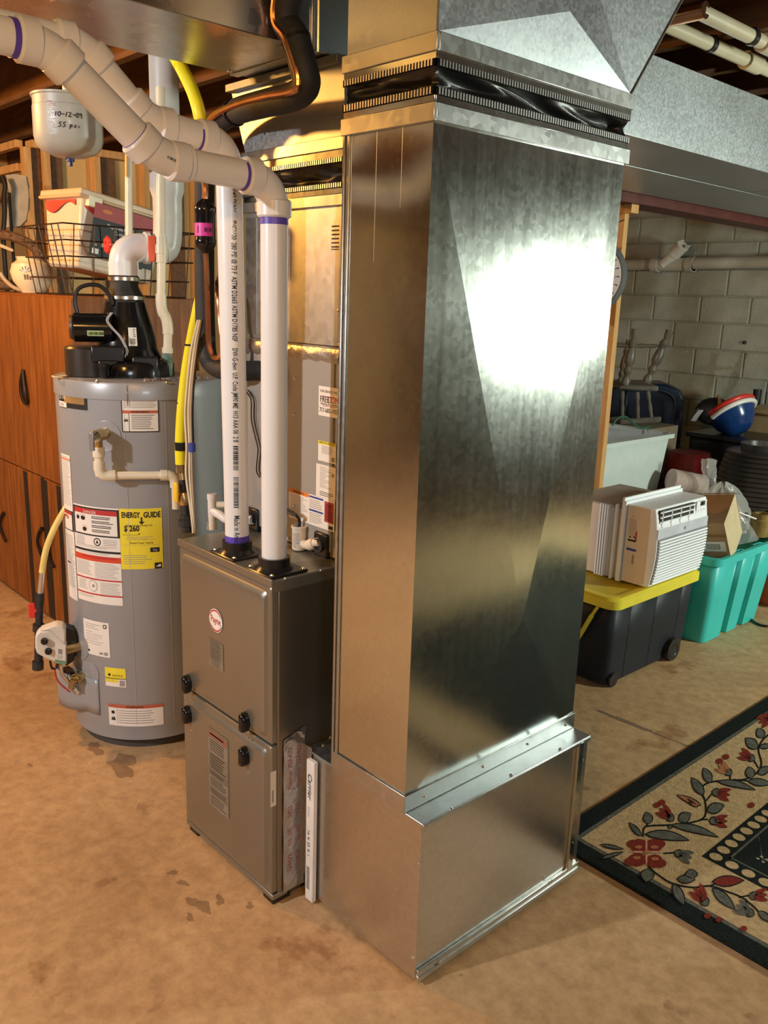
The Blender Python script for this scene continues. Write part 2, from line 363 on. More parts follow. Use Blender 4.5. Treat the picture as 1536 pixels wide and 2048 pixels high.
lab.build('tape_print', t)
# pleated filter end showing in the slot
f = thing('air_filter', 'white cardboard end of a slim air filter slid into the return box', 'filter', (-1.52, 1.17, .0))
xa = PY(612, 1600, 1.178).x; xb = PY(627, 1600, 1.178).x
B().box(xa, xb, 1.178, BY0-.003, .006, .408).build('frame', mat('filter_white', (.85, .83, .80), .5), f, .002)
lab = Lab(planef((xa, 1.178, .02), (1, 0, 0), (0, 0, 1)), xb-xa, .37, [ink], base=False); lab.k = 1
w_ = xb-xa
lab.text('Carrier', w_*.3, .355, .022, ink, 'LEFT', -math.pi/2, 1.1, shear=.25).text('16 X 25 X 1', w_*.3, .195, .013, ink, 'LEFT', -math.pi/2, 1.2)
for i in range(16): lab.rect(w_*.2, .02+i*.0042, w_*.6, .022+i*.0042, ink)
lab.lines(w_*.3, .23, w_*.5, .26, 5, inkg); lab.build('print', f)

t = thing('return_duct_drop', 'tall shiny sheet metal duct standing on the return box', 'duct', (-1.32, 1.5, BZ))
z0, z1 = BZ+.005, PZ1
b = B()
b.add([(PX0, BY0, z0), (PX1, BY0, z0), (PX1, BY0, z1), (PX0, BY0, z1)], [(0, 1, 2, 3)])
b.add([(PX0, BY0, z0), (PX0, BY1, z0), (PX0, BY1, z1), (PX0, BY0, z1)], [(3, 2, 1, 0)])
b.add([(PX0, BY1, z0), (PX1, BY1, z0), (PX1, BY1, z1), (PX0, BY1, z1)], [(3, 2, 1, 0)])
b.build('body', sheet, t, smooth=0)
# right side: cross-broken sheet, folded along creases that meet low on the panel
q1 = PX(1035, 1235, PX1); q2 = PX(1021, 1478, PX1)
A_, D_, C_, E_ = V((PX1, BY0, z0)), V((PX1, BY0, z1)), V((PX1, BY1, z0)), V((PX1, BY1, z1))
ap = V((PX1+.016, q1.y, q1.z)); bt = V((PX1+.001, q2.y, z0))
B().add([A_, bt, C_, E_, D_, ap], [(0, 1, 5), (0, 5, 4), (4, 5, 3), (3, 5, 2), (2, 5, 1)]).build('side_panel', sheet, t, smooth=0)
b = B()
for (xa, xb, ya, yb) in ((PX0-.004, PX1+.004, BY0-.005, BY0-.001), (PX1+.001, PX1+.005, BY0-.004, BY1+.004), (PX0-.004, PX0-.001, BY0, BY1)): b.box(xa, xb, ya, yb, BZ+.0005, BZ+.042)
b.build('bottom_flange', trimm, t, .001)
b = B(); b.box(PX0-.003, PX0+.004, BY0-.006, BY0, BZ+.04, z1); b.box(PX0+.008, PX0+.017, BY0-.004, BY0, BZ+.04, z1); b.build('lock_seam', trimm, t, .0015)
b = B()
for px in (612, 0): pass
for x in (PX0+.095, PX0+.168): b.box(x, x+.0006, BY0-.0004, BY0, 1.70 if x > PX0+.1 else 1.60, z1)
b.build('scratch_line', tooth, t)
screws(t, [(PX1+.005, y, BZ+.02) for y in (1.25, 1.45, 1.62, 1.78)], X_, .003)
def connector(t, x0, x1, y0, y1, zz, faces='-y+x', tw=.0080):
    """flexible duct connector: two steel bands with crimped teeth and a black vinyl sleeve between"""
    a, b1, c, d, e, f_, g, h = zz     # band bottom, band top, tooth bottom, tooth top, tooth2 bottom, tooth2 top, band2 bottom, band2 top
    for (za, zb, o, nm) in ((a, b1, .008, 'drive_cleat'), (b1, d, .004, 'collar'), (e, g, .004, 'collar'), (g, h, .008, 'drive_cleat')):
        q = B(); q.box(x0-o, x1+o, y0-o, y0, za, zb); q.box(x1, x1+o, y0, y1+o, za, zb); q.box(x0-o, x0, y0, y1, za, zb); q.box(x0, x1, y1, y1+o, za, zb)
        q.build(nm, trimm if o > .005 else sheet, t, .0012)
    for (za, zb) in ((c, d+.002), (e-.002, f_)):
        q = B(); q.box(x0-.0055, x1+.0055, y0-.0055, y0-.004, za, zb); q.box(x1+.004, x1+.0055, y0-.0055, y1, za, zb); q.build('seam_backing', matteblack, t)
        q = B(); n = int((x1-x0)/tw)
        for i in range(n): x = x0+(x1-x0)*(i+.25)/n; q.box(x, x+tw*.5, y0-.0085, y0-.005, za+.001, zb-.001)
        n = int((y1-y0)/tw)
        for i in range(n): y = y0+(y1-y0)*(i+.25)/n; q.box(x1+.005, x1+.0085, y, y+tw*.5, za+.001, zb-.001)
        o = q.build('crimp_teeth', tooth, t, smooth=0); o['kind'] = 'stuff'
    P = [(x0, y0), (x1, y0), (x1, y1), (x0, y1)]; ln = [x1-x0, y1-y0]*2; tot = sum(ln)
    def fn(u, v):
        s = u*tot; k = 0
        while k < 3 and s > ln[k]: s -= ln[k]; k += 1
        p, q_ = P[k], P[(k+1) % 4]; w = min(1, s/ln[k]); n = ((0, -1), (1, 0), (0, 1), (-1, 0))[k]
        env = math.sin(math.pi*v); push = -.016*env+.011*env*math.sin(u*33+math.sin(v*4+u*13)*1.8)+.003*env*math.sin(u*90+v*9)
        corner = min(1, min(s, ln[k]-s)/.02); push = push*(.4+.6*corner)
        return V((p[0]+(q_[0]-p[0])*w+n[0]*push, p[1]+(q_[1]-p[1])*w+n[1]*push, d+(e-d)*v+.004*env*math.sin(u*31)))
    B().grid(fn, 150, 12).build('vinyl_sleeve', vinyl, t, smooth=80)
t = thing('flexible_connector', 'black vinyl flexible connector between crimped bands atop the tall duct', 'duct connector', (-1.32, 1.5, 1.847))
connector(t, PX0, PX1, BY0, BY1, (1.845, 1.877, 1.889, 1.901, 1.938, 1.949, 1.961, 1.993))
t = thing('return_transition', 'mottled galvanized flaring duct piece above the black flexible connector', 'duct', (-1.32, 1.5, 1.995))
zt = CZ-.01; zb = 1.994; yf = BY1+(zt-zb)*.755
b = B()
b.add([(PX0, BY0, zb), (PX1, BY0, zb), (PX1, BY0, zt), (PX0, BY0, zt)], [(0, 1, 2, 3)])
b.add([(PX0, BY0, zb), (PX0, BY1, zb), (PX0, yf, zt), (PX0, BY0, zt)], [(3, 2, 1, 0)])
b.add([(PX0, BY1, zb), (PX1, BY1, zb), (PX1, yf, zt), (PX0, yf, zt)], [(3, 2, 1, 0)])
b.build('body', spang, t, smooth=0)
apx = PX(1130, 25, PX1); apx.x += .012
top = V((PX1, apx.y-.1, zt))
b = B().add([(PX1, BY0, zb), (PX1, BY1, zb), (PX1, yf, zt), (PX1, BY0, zt), apx, top], [(0, 1, 4), (1, 2, 5, 4), (0, 4, 5, 3)]); b.build('side_panel', spang, t, smooth=0)
B().tube([(PX1, BY1, zb), (PX1, yf, zt)], .003, 8).build('corner_seam', trimm, t)
B().tube([(PX1, BY0, zb), (PX1, BY0, zt)], .0025, 8).build('corner_seam', trimm, t)

# ------------------------------------------------------------------ evaporator coil case, supply plenum, connector, trunk
KX0, KX1, KY0, KY1 = -2.0, -1.597, 1.316, 1.838
t = thing('coil_cabinet', 'grey steel evaporator coil cabinet standing on the furnace, with paper stickers', 'coil cabinet', (-1.8, 1.58, .885))
coilm = mat('coil_grey', (.40, .39, .37), .42, .35, .03, 5)
B().box(KX0, KX1, KY0, KY1, .885, 1.40).build('body', coilm, t, .003)
B().box(KX1-.012, KX1+.003, KY0-.004, KY0, .89, 1.395).build('corner_trim', trimm, t, .001)
B().box(KX0+.02, KX0+.17, KY0-.006, KY0, .90, 1.385).build('access_panel', coilm, t, .002)
B().box(KX0+.18, KX1-.02, KY0-.006, KY0, .90, 1.385).build('access_panel', coilm, t, .002)
screws(t, [PY(px, py, KY0-.006) for px, py in ((590, 755), (588, 827), (589, 1010), (680, 690), (677, 930), (676, 1118))], -Y_, .004)
b = B(); b.box(KX0-.003, KX1+.003, KY0-.004, KY0, 1.385, 1.412); b.build('foil_tape', tape, t)
b = B(); b.grid(lambda u, v: V((KX0+(KX1-KX0)*u, KY0-.005-.004*math.sin(math.pi*v)-.001*math.sin(u*50+v*7), 1.372+.035*v)), 40, 5); b.build('foil_tape', tape, t)
def sticker(parent, px0, py0, px1, py1, yy, fill, name='sticker', mm=None):
    a = PY(px0, py0, yy); c = PY(px1, py1, yy); w = c.x-a.x; h = a.z-c.z
    l = Lab(planef((a.x, yy, c.z), X_, Z_), w, h, [mm or paper]); fill(l, w, h); return l.build(name, parent)
ks = KY0-.0065
cream = mat('sticker_cream', (.80, .74, .62), .5, 0, .02)
def f1(l, w, h):
    l.text('FOR SERVICE CALL', w*.5, h*.80, .0085, ink, sx=.95).text('FREE', w*.30, h*.47, .022, ink, sx=.8).text('DOM', w*.70, h*.47, .022, inkr, sx=.8)
    l.text('Heating & Cooling', w*.5, h*.38, .009, ink, sx=.95).text('717-685-1953', w*.5, h*.13, .016, ink, sx=.8)
    l.rect(w*.2, h*.66, w*.8, h*.68, inkr); l.rect(w*.2, h*.34, w*.8, h*.355, inkr)
sticker(t, 638, 771, 679, 838, ks, f1)
def f2(l, w, h):
    l.rect(0, h*.84, w, h, inky).text('SAFETY & CAUTION', w*.5, h*.88, .007, ink); l.lines(w*.2, h*.38, w*.9, h*.8, 7, inkg); l.rect(w*.75, h*.08, w*.93, h*.30, inkg)
sticker(t, 637, 880, 672, 929, ks, f2)
def f3(l, w, h): l.lines(w*.2, h*.30, w*.85, h*.95, 12, inkg, .3, .6); l.rect(w*.8, h*.7, w*.92, h*.8, inkg); l.lines(w*.2, h*.05, w*.9, h*.2, 3, ink)
sticker(t, 633, 926, 671, 1003, ks, f3)
def f4(l, w, h):
    l.rect(0, h*.87, w*.45, h, inko).text('WARNING', w*.22, h*.90, .010, ink); l.lines(w*.04, h*.08, w*.42, h*.83, 14, inkg, .3)
    l.rect(w*.46, h*.90, w*.76, h*.96, inkb); l.lines(w*.47, h*.55, w*.75, h*.86, 5, inkg, .3); l.rect(w*.46, h*.46, w*.76, h*.52, inkb); l.lines(w*.47, h*.08, w*.75, h*.43, 6, inkg, .3)
    l.rect(w*.79, h*.25, w*.98, h*.92, mat('sticker_red', (.40, .06, .06), .55)); l.lines(w*.81, h*.3, w*.97, h*.85, 10, inkr, .3); l.rect(w*.88, h*.05, w*.97, h*.16, ink)
sticker(t, 578, 975, 669, 1065, ks, f4)
for px, py in ((511, 1037), (648, 1088)):
    p = PY(px, py, KY0); B().box(p.x-.028, p.x+.028, KY0-.014, KY0, p.z-.032, p.z+.032).build('drain_plate', black, t, .006)
    B().lathe((p.x, KY0-.014, p.z), [(.018, 0), (.018, .008), (.012, .008), (.012, .002)], 20, 0, (0, -1, 0)).build('drain_port', rubber, t)
t = thing('supply_plenum', 'plain sheet metal plenum stacked above the coil cabinet', 'duct', (-1.8, 1.58, 1.412))
B().box(KX0, KX1, KY0, KY1, 1.413, 1.742).build('body', galv('plenum_sheet', (.70, .69, .66), .40, .05, 60, .05, .03), t, .002)
B().box(KX0+.004, KX0+.05, KY0-.002, KY0, 1.425, 1.72).build('lock_seam', trimm, t)
B().box(KX1-.012, KX1+.002, KY0-.003, KY0, 1.415, 1.73).build('corner_trim', trimm, t, .001)
l = Lab(planef(PY(663, 498, KY0), X_, Z_), .05, .10, [ink], base=False); l.k = 1
l.lines(0, .0, .05, .055, 6, ink, .35, .4).rect(.0, -.002, .05, 0, ink); l.build('stamp', t)
screws(t, [PY(678, 622, KY0)], -Y_, .005)
t = thing('supply_connector', 'second flexible connector with black sleeve, above the coil cabinet', 'duct connector', (-1.8, 1.58, 1.737))
connector(t, KX0, KX1, KY0, KY1, (1.732, 1.757, 1.770, 1.780, 1.826, 1.836, 1.852, 1.879))
t = thing('supply_transition', 'galvanized take-off between the coil connector and the overhead trunk duct', 'duct', (-1.8, 1.58, 1.880))
b = B(); b.hexa([(KX0, KY0, 1.880), (KX1, KY0, 1.880), (KX1, KY1, 1.880), (KX0, KY1, 1.880)], [(KX0-.06, KY0, 2.028), (KX1-.01, KY0, 2.028), (KX1-.01, KY1, 2.028), (KX0-.06, KY1, 2.028)]); b.build('body', spang, t, smooth=0)
B().box(KX0-.06, KX1-.01, KY0-.02, KY1, 2.028, 2.046).build('collar', galv('dull_collar', (.30, .31, .32), .5, .1, 60), t, .001)
TX0, TX1, TZ0, TZ1 = -1.965, -1.645, 2.05, 2.30
t = thing('supply_trunk_duct', 'long overhead galvanized trunk duct running past the furnace', 'duct', (-1.8, 1.2, TZ0))
ducts = galv('duct_bottom', (.60, .60, .60), .27, .06, 30, 0, .05)
for (ya, yb, mm) in ((-3.2, 1.262, ducts), (1.266, 4.0, spang), (4.004, 6.3, spang)): B().box(TX0, TX1, ya, yb, TZ0, TZ1).build('section', mm, t, .002)
b = B(); b.box(TX0-.004, TX1+.004, 1.252, 1.276, TZ0-.004, TZ0); b.box(TX1, TX1+.005, 1.252, 1.276, TZ0, TZ1); b.build('drive_cleat', trimm, t, .001)
b = B(); b.tube([(TX1+.012, 1.264, TZ1), (TX1+.012, 1.264, TZ0-.004), (TX1-.03, 1.25, TZ0-.006)], .003, 6); b.build('cleat_edge', tooth, t)
B().tube([(TX0+.0, KY0+.045, TZ0-.004), (TX1+.004, KY0+.04, TZ0-.004)], .003, 6).build('drive_cleat', tooth, t)
screws(t, [(TX1-.03, 1.23, TZ0), (TX0+.02, 1.235, TZ0)], -Z_, .006)
t = tag(B().box(-2.40, -1.985, 1.95, 6.3, TZ0, TZ1).build('return_trunk_duct', spang, None, .002), 'second overhead duct running beside the trunk toward the block wall', 'duct')
# ------------------------------------------------------------------ furnace
FX0, FX1, FY0, FY1, FZ = -2.0, -1.564, 1.093, 1.845, .883
t = thing('furnace', 'champagne grey gas furnace with two stacked doors and black turn latches', 'furnace', (-1.78, 1.45, 0))
B().box(FX0, FX1, FY0+.02, FY1, .022, FZ-.004).build('casing', furnside, t, .003)
b = B(); b.box(FX0, FX1+.001, FY0+.002, FY1, FZ-.004, FZ); b.box(FX0, FX1+.001, FY0-.001, FY0+.006, FZ-.016, FZ+.003); b.box(FX1-.001, FX1+.0015, FY0, FY1, FZ-.03, FZ-.002); b.build('top_cover', furn, t, .0015)
b = B()
for x, y in ((FX0+.01, FY0+.02), (FX1-.05, FY0+.02), (FX0+.01, FY1-.06), (FX1-.05, FY1-.06)): b = B().box(x, x+.045, y-.012, y+.045, 0, .024); b.build('foot', black, t, .003)
B().box(FX0, FX1+.001, FY0+.004, FY0+.05, .018, .032).build('bottom_rail', furn, t, .002)
def door(z0, z1, name, flare):
    x0, x1 = FX0+.002, FX1-.004; y = FY0
    def rr(x0, x1, z0, z1, yy, r, k=5):
        out = []
        for cx, cz, a in ((x1-r, z0+r, -90), (x1-r, z1-r, 0), (x0+r, z1-r, 90), (x0+r, z0+r, 180)):
            for i in range(k+1):
                w = math.radians(a+90*i/k); out.append(V((cx+r*math.cos(w), yy, cz+r*math.sin(w))))
        return out
    R = [rr(x0, x1, z0, z1, y+.02, .004), rr(x0, x1, z0, z1, y+.006, .004), rr(x0+.003, x1-.003, z0+.003, z1-.003, y+.003, .006), rr(x0+.016, x1-.016, z0+.014, z1-.014, y+.003, .014), rr(x0+.021, x1-.021, z0+.019, z1-.022, y-.004, .016), rr(x0+.027, x1-.027, z0+.025, z1-.030, y-.006, .016)]
    o = B().rings(R, (True, True)).build(name, furn, t, smooth=30); return o
d1 = door(.459, FZ-.018, 'upper_door', 0); d2 = door(.034, .452, 'lower_door', 0)
yd = FY0-.006
def latch(px, py, d):
    p = PY(px, py, yd); b = B(); pts = []
    for i in range(20):
        a = 2*math.pi*i/20; x = .016*math.cos(a); z = .027*math.sin(a)
        if x < 0: x *= .55; x += .004*math.cos(2*a)
        pts.append((x, z))
    R = [[V((p.x+x*s_, yd-h, p.z+z*s_)) for x, z in pts] for s_, h in ((1, 0), (1, .010), (.93, .017), (.75, .021))]
    b.rings(R, (False, True)); b.build('latch', blackgl, d, smooth=50)
    screws(d, [(p.x+.012, yd, p.z-.042)], -Y_, .003)
latch(378, 1367, d1); latch(493, 1443, d1); latch(378, 1428, d2); latch(492, 1511, d2)
c = PY(433, 1241, yd); r = .0315
l = Lab(planef((c.x-r, yd, c.z-r), X_, Z_), 2*r, 2*r, [white], base=False); l.k = 1
l.circ(r, r, r, white, .002, 40).circ(r, r, r*.98, white, .0025, 40)
def arc(a0, a1, r0, r1, m):
    for i in range(16):
        a = math.radians(a0+(a1-a0)*i/16); e = math.radians(a0+(a1-a0)*(i+1)/16); f = math.sin(math.pi*(i+.5)/16)**.35
        q0 = r1-(r1-r0)*f
        l.poly([(r+q0*math.cos(a), r+q0*math.sin(a)), (r+r1*math.cos(a), r+r1*math.sin(a)), (r+r1*math.cos(e), r+r1*math.sin(e)), (r+q0*math.cos(e), r+q0*math.sin(e))], m, .0029)
arc(25, 165, r*.80, r*.93, inkr); arc(205, 345, r*.80, r*.93, inkr)
l.text('Payne', r, r-.007, .026, inkr, 'CENTER', 0, 1, .003, bold=.012, fit=r*1.5); plab(l.build('badge', d1), 'round white badge with red swooshes reading Payne')
platem = mat('etched_plate', (.20, .17, .12), .6, 0, .1, 20); etch = mat('etched_line', (.17, .14, .11), .6); etchl = mat('etched_light', (.25, .21, .16), .6)
def plate(px0, py0, px1, py1, rows, d):
    a = PY(px0, py0, yd); e = PY(px1, py1, yd); w = e.x-a.x; h = a.z-e.z
    l = Lab(planef((a.x, yd-.0005, e.z), X_, Z_), w, h, [platem]); v = h*.97
    for k, (hh, m, n) in enumerate(rows):
        v2 = v-h*hh
        l.rect(w*.04, v2+h*.008, w*.96, v, m); l.lines(w*.10, v2+h*.02, w*.9, v-h*.01, n, etch if m is not etch else etchl, .3); v = v2
    l.build('rating_plate', d)
plate(418, 1274, 448, 1346, ((.24, platem, 4), (.2, platem, 3), (.26, platem, 5), (.25, etchl, 4)), d1)
plate(416, 1451, 459, 1640, ((.09, mat('plate_red', (.28, .12, .08), .5), 1), (.18, etchl, 5), (.22, platem, 6), (.08, etch, 2), (.14, etchl, 4), (.1, platem, 3), (.15, etchl, 4)), d2)
screws(t, [PX(px, py, FX1+.0015) for px, py in ((570, 1157), (641, 1141))], X_, .003)
a = PX(540.5, 1545, FX1); e = PX(552, 1610, FX1)
l = Lab(planef((FX1, a.y, e.z), Y_, Z_), e.y-a.y, a.z-e.z, [cream]); l.rect((e.y-a.y)*.3, .012, (e.y-a.y)*.55, .045, inkg); l.build('side_sticker', t)
V2, V1 = V((-1.625, 1.144, FZ)), V((-1.794, 1.149, FZ))
for p in (V1, V2):
    b = B().box(p.x-.055, p.x+.055, p.y-.048, p.y+.062, FZ, FZ+.007); fl = b.build('vent_flange', black, t, .004)
    B().lathe((p.x, p.y, FZ+.007), [(.047, 0), (.041, .006), (.038, .010), (.038, .030), (.031, .030)], 32).build('vent_collar', black, fl)
    screws(fl, [(p.x+i*.045, p.y+.007+j*.045, FZ+.007) for i in (-1, 1) for j in (-1, 1)], Z_, .005)
# ------------------------------------------------------------------ the two plastic vent pipes
def elbow(a, c, e, r, parent, m=pvc):
    """sweep fitting from a through corner c to e with hubs at both ends"""
    a, c, e = V(a), V(c), V(e); q = bez(a, c, e, 14); b = B().tube(q, r, 28)
    for p, d in ((a, (c-a).normalized()), (e, (c-e).normalized())): b.tube([p-d*.004, p-d*.0, p+d*.030, p+d*.034], [r*1.0, r*1.14, r*1.14, r*1.0], 28)
    return b.build('elbow', m, parent, smooth=40)
def ring(p, d, r, h, parent, m=purple):
    p, d = V(p), V(d).normalized(); return B().tube([p, p+d*h], r, 28).build('primer_ring', m, parent)
def pipe_text(parent, x0, y0, zt, r, ang, items):
    """print running down a vertical pipe"""
    def fn(u, v, l): a = ang+v/r; return V((x0+(r+l)*math.cos(a), y0+(r+l)*math.sin(a), zt-u))
    l = Lab(fn, 1, .02, [ink], base=False); l.k = 1
    for s_, u, sz, fit in items:
        if s_ == '|':
            k = u
            while k < u+sz: w = random.uniform(.001, .0035); l.rect(k, -.005, k+w, .007, ink); k += w+random.uniform(.0012, .003)
        else: l.text(s_, u, -.004, sz, ink, 'LEFT', fit=fit, bold=.012)
    o = l.build('pipe_print', parent); o['kind'] = 'stuff'; return o
R2 = .0302
t = thing('vent_pipe', 'white plastic vent pipe on the right furnace collar, bending toward the ceiling', 'pipe', (-1.625, 1.144, FZ+.03))
x = -1.625
C1, C2, C3 = V((x, 1.143, 1.770)), V((x, .868, 1.778)), V((x, .662, 1.938))
dz = (C3-C2).normalized()
e1a, e1b = C1-Z_*.075, C1-Y_*.075
B().tube([(x, 1.144, FZ+.012), e1a+Z_*.02], R2, 28).build('pipe_run', pvc, t)
elbow(e1a, C1, e1b, R2*1.10, t); ring(e1a-Z_*.018, Z_, R2*1.03, .016, t)
e2a, e2b = C2+Y_*.055, C2+dz*.055
B().tube([e1b+Y_*.02, e2a-Y_*.02], R2, 28).build('pipe_run', pvc, t); ring(e1b-Y_*.003, -Y_, R2*1.03, .008, t)
elbow(e2a, C2, e2b, R2*1.10, t); ring(e2a+Y_*.004, Y_, R2*1.19, .007, t, pvc)
e3a, e3b = C3-dz*.05, C3-Y_*.05
B().tube([e2b-dz*.02, e3a+dz*.02], R2, 28).build('pipe_run', pvc, t); ring(e2b, dz, R2*1.03, .005, t); ring(e3a, -dz, R2*1.03, .004, t)
elbow(e3a, C3, e3b, R2*1.10, t)
B().tube([e3b+Y_*.02, (x, -2.2, 1.95)], R2, 28).build('pipe_run', pvc, t); ring(e3b-Y_*.002, -Y_, R2*1.06, .012, t); ring((x, .55, 1.939), -Y_, R2*1.12, .05, t, mat('grey_hub', (.45, .46, .47), .4))
l = Lab(lambda u, v, lf: C2+Y_*.0+V((R2*1.1+lf, .045-u, -.012+v+.0)), .06, .02, [ink], base=False); l.k = 1
k = 0.0
def hubf(u, v, lf):
    a = v/(R2*1.10)-.9; c0 = C2+V((0, .05-u*.85, -.002+u*.25)); return c0+V((math.cos(a), 0, math.sin(a)))*(R2*1.115+lf)
l = Lab(hubf, .06, .02, [ink], base=False, step=.004); l.k = 1
while k < .055: w = random.uniform(.0008, .0025); l.rect(.055-k, .012, .055-k-w, .022, ink); k += w+random.uniform(.0008, .002)
l.lines(.002, .002, .05, .008, 2, inkg, .3); l.build('barcode', t)

t = thing('vent_pipe', 'white plastic vent pipe with a line of black print, on the left furnace collar', 'pipe', (-1.794, 1.149, FZ+.03))
x = -1.794
D1, D2, D3 = V((x, 1.136, 1.862)), V((x, .935, 1.872)), V((x, .80, 1.995))
dz = (D3-D2).normalized()
B().tube([(x, 1.149, FZ+.012), D1-Z_*.055], R2, 28).build('pipe_run', pvc, t); ring((x, 1.149, FZ+.03), Z_, R2*1.03, .022, t)
elbow(D1-Z_*.075, D1, D1-Y_*.075, R2*1.1, t); B().tube([D1-Y_*.055, D2+Y_*.04], R2, 28).build('pipe_run', pvc, t); ring(D1-Y_*.078, -Y_, R2*1.03, .005, t)
elbow(D2+Y_*.055, D2, D2+dz*.055, R2*1.1, t); B().tube([D2+dz*.04, D3-dz*.03], R2, 28).build('pipe_run', pvc, t)
elbow(D3-dz*.05, D3, D3-Y_*.05, R2*1.1, t); B().tube([D3-Y_*.04, (x, -2.2, 2.0)], R2, 28).build('pipe_run', pvc, t)
pipe_text(t, x, 1.1425, 1.775, R2+.0004, math.radians(-28), [('SCH40 DWV', .0, .017, .066), ('PVC1120  280 PSI @ 73 F  ASTM D2665 ASTM D1785 NSF', .084, .017, .272), ('DW-G-dwv  U.P. Code JM90 ME  H13 AAA 06  2 B', .372, .017, .225), ('|', .607, .060, 0), ('|', .685, .075, 0), ('Made in America', .782, .019, .085)])

# ------------------------------------------------------------------ condensate parts on the furnace top
t = thing('condensate_tee', 'small white plastic drain tee standing behind the printed vent pipe', 'pipe fitting', PY(423, 1062, 1.27))
b = B(); p0, p1 = PY(424, 1058, 1.27), PY(424, 990, 1.27); r = .0125
b.tube([p0+Z_*.003, p1], r, 20); b.tube([p1-Z_*.012, p1+Z_*.004], r*1.15, 20); b.tube([p0+Z_*.0, p0+Z_*.02], r*1.15, 20); b.build('riser', pvc, t)
m1 = PY(424, 1022, 1.27); B().tube(crv([m1, PY(440, 1030, 1.272), PY(458, 1040, 1.28), PY(505, 1040, KY0-.02)]), r, 16).build('branch', pvc, t)
t = thing('condensate_trap', 'small cream drain cup with a black tube, beside the coil drain port', 'drain cup', PZ(600, 1102, FZ))
c = PZ(598, 1098, FZ+.003); h = .064; r = .0185
B().lathe(c, [(r*.9, 0), (r, .003), (r, h-.006), (r*1.12, h-.006), (r*1.12, h), (r*.9, h), (r*.85, .01)], 28, caps=(True, True)).build('cup', mat('cup_cream', (.78, .68, .54), .4), t)
e = PY(640, 1083, KY0-.012); B().tube([c+Z_*.022, c.lerp(e, .35)+Z_*.003, e], [.011, .0115, .0115], 16).build('outlet', mat('cup_cream', (.78, .68, .54)), t)
B().lathe(c.lerp(e, .62)+Z_*.001, [(.0125, -.012), (.015, -.011), (.015, .011), (.0125, .012)], 16, 0, (e-c).normalized()).build('coupling', MATS['cup_cream'], t)
B().tube(crv([c+Z_*(h-.01), c+Z_*(h+.014), PY(592, 1030, 1.28), PY(578, 1021, 1.3), PY(560, 1020, KY0-.008)]), .0042, 8).build('tube', black, t)
ang0 = math.radians(-60)
l = Lab(lambda u, v, lf: V((c.x+(r+lf)*math.cos(ang0+u/r), c.y+(r+lf)*math.sin(ang0+u/r), c.z+.008+v)), .02, .04, [inkg], base=False, step=.003); l.k = 1
l.lines(-.012, 0, .012, .04, 8, inkg, .3, .5); l.build('cup_print', t)
# ------------------------------------------------------------------ refrigerant lines
yl = 1.235
def pl(L_, dy=0): return [PY(a, b_, yl+dy) for a, b_ in L_]
ups = [V((-1.52, 1.16, 2.36)), V((-1.53, 1.16, 2.26)), PY(570, 20, 1.17), PY(590, 75, 1.18), PY(607, 135, 1.19), PY(612, 172, 1.20), PY(585, 194, 1.205), PY(530, 207, 1.215), PY(470, 225, 1.235), PY(425, 258, 1.245), PY(411, 305, 1.25), PY(409, 420, 1.25), PY(409, 560, 1.25), PY(411, 660, 1.25), PY(416, 715, 1.25), PY(440, 738, 1.255), PY(480, 742, 1.27), PY(520, 741, KY0-.004)]
t = thing('suction_line', 'thick black foam insulated line curving from the ceiling to the coil cabinet', 'pipe', ups[-1])
B().tube(crv(ups, 8), [.030]*(8*8)+[.0265]*(8*9+1), 18).build('insulation', rubber, t, smooth=60)
b = B()
for p, q in ((ups[3], ups[4]), (ups[8], ups[9])):
    d = (q-p).normalized(); B().tube([p, p+d*.006], .0325, 18).build('cable_tie', black, t)
liq = [V((-1.535, 1.135, 2.36)), V((-1.55, 1.135, 2.26)), PY(548, 20, 1.145), PY(570, 75, 1.155), PY(588, 125, 1.165), PY(596, 160, 1.17), PY(586, 182, 1.17), PY(530, 193, 1.18), PY(470, 210, 1.20), PY(425, 235, 1.21), PY(405, 275, 1.215), PY(404, 340, 1.215), PY(410, 372, 1.215), PY(410, 398, 1.215)]
low = [PY(411, 505, 1.215), PY(413, 540, 1.215), PY(416, 640, 1.215), PY(418, 690, 1.215), PY(428, 714, 1.218), PY(440, 712, 1.22), PY(445, 690, 1.222), PY(440, 640, 1.225), PY(436, 585, 1.23), PY(437, 560, KY0-.03), PY(450, 540, KY0-.004)]
t = thing('liquid_line', 'thin bare copper line strapped along the black insulated line', 'pipe', low[-1])
B().tube(crv(liq, 8), .0085, 10).build('upper_run', copper, t); B().tube(crv(low, 8), .0075, 10).build('lower_run', copper, t)
a = liq[-1]; e = low[0]
t = thing('filter_drier', 'black canister filter drier with a bright pink label', 'filter drier', e)
L_ = (a-e).length; B().lathe(e, [(.009, -.002), (.012, .004), (.024, .014), (.0275, .022), (.0275, .030), (.026, .034), (.026, L_-.036), (.0275, L_-.032), (.0275, L_-.02), (.02, L_-.008), (.009, L_)], 28, 0, (a-e)).build('canister', blackgl, t)
cc = e+(a-e)*.30; r = .0262; an = math.radians(-125); u_ = (a-e).normalized()
l = Lab(lambda u, v, lf: cc+V((math.cos(an+u/r), math.sin(an+u/r), 0))*(r+lf)+u_*v, .062, .032, [mat('pink_label', (.85, .06, .42), .45)], step=.004)
l.rect(.022, .007, .025, .025, ink); l.text('8|8', .050, .010, .016, ink, sx=1); l.build('label', t)
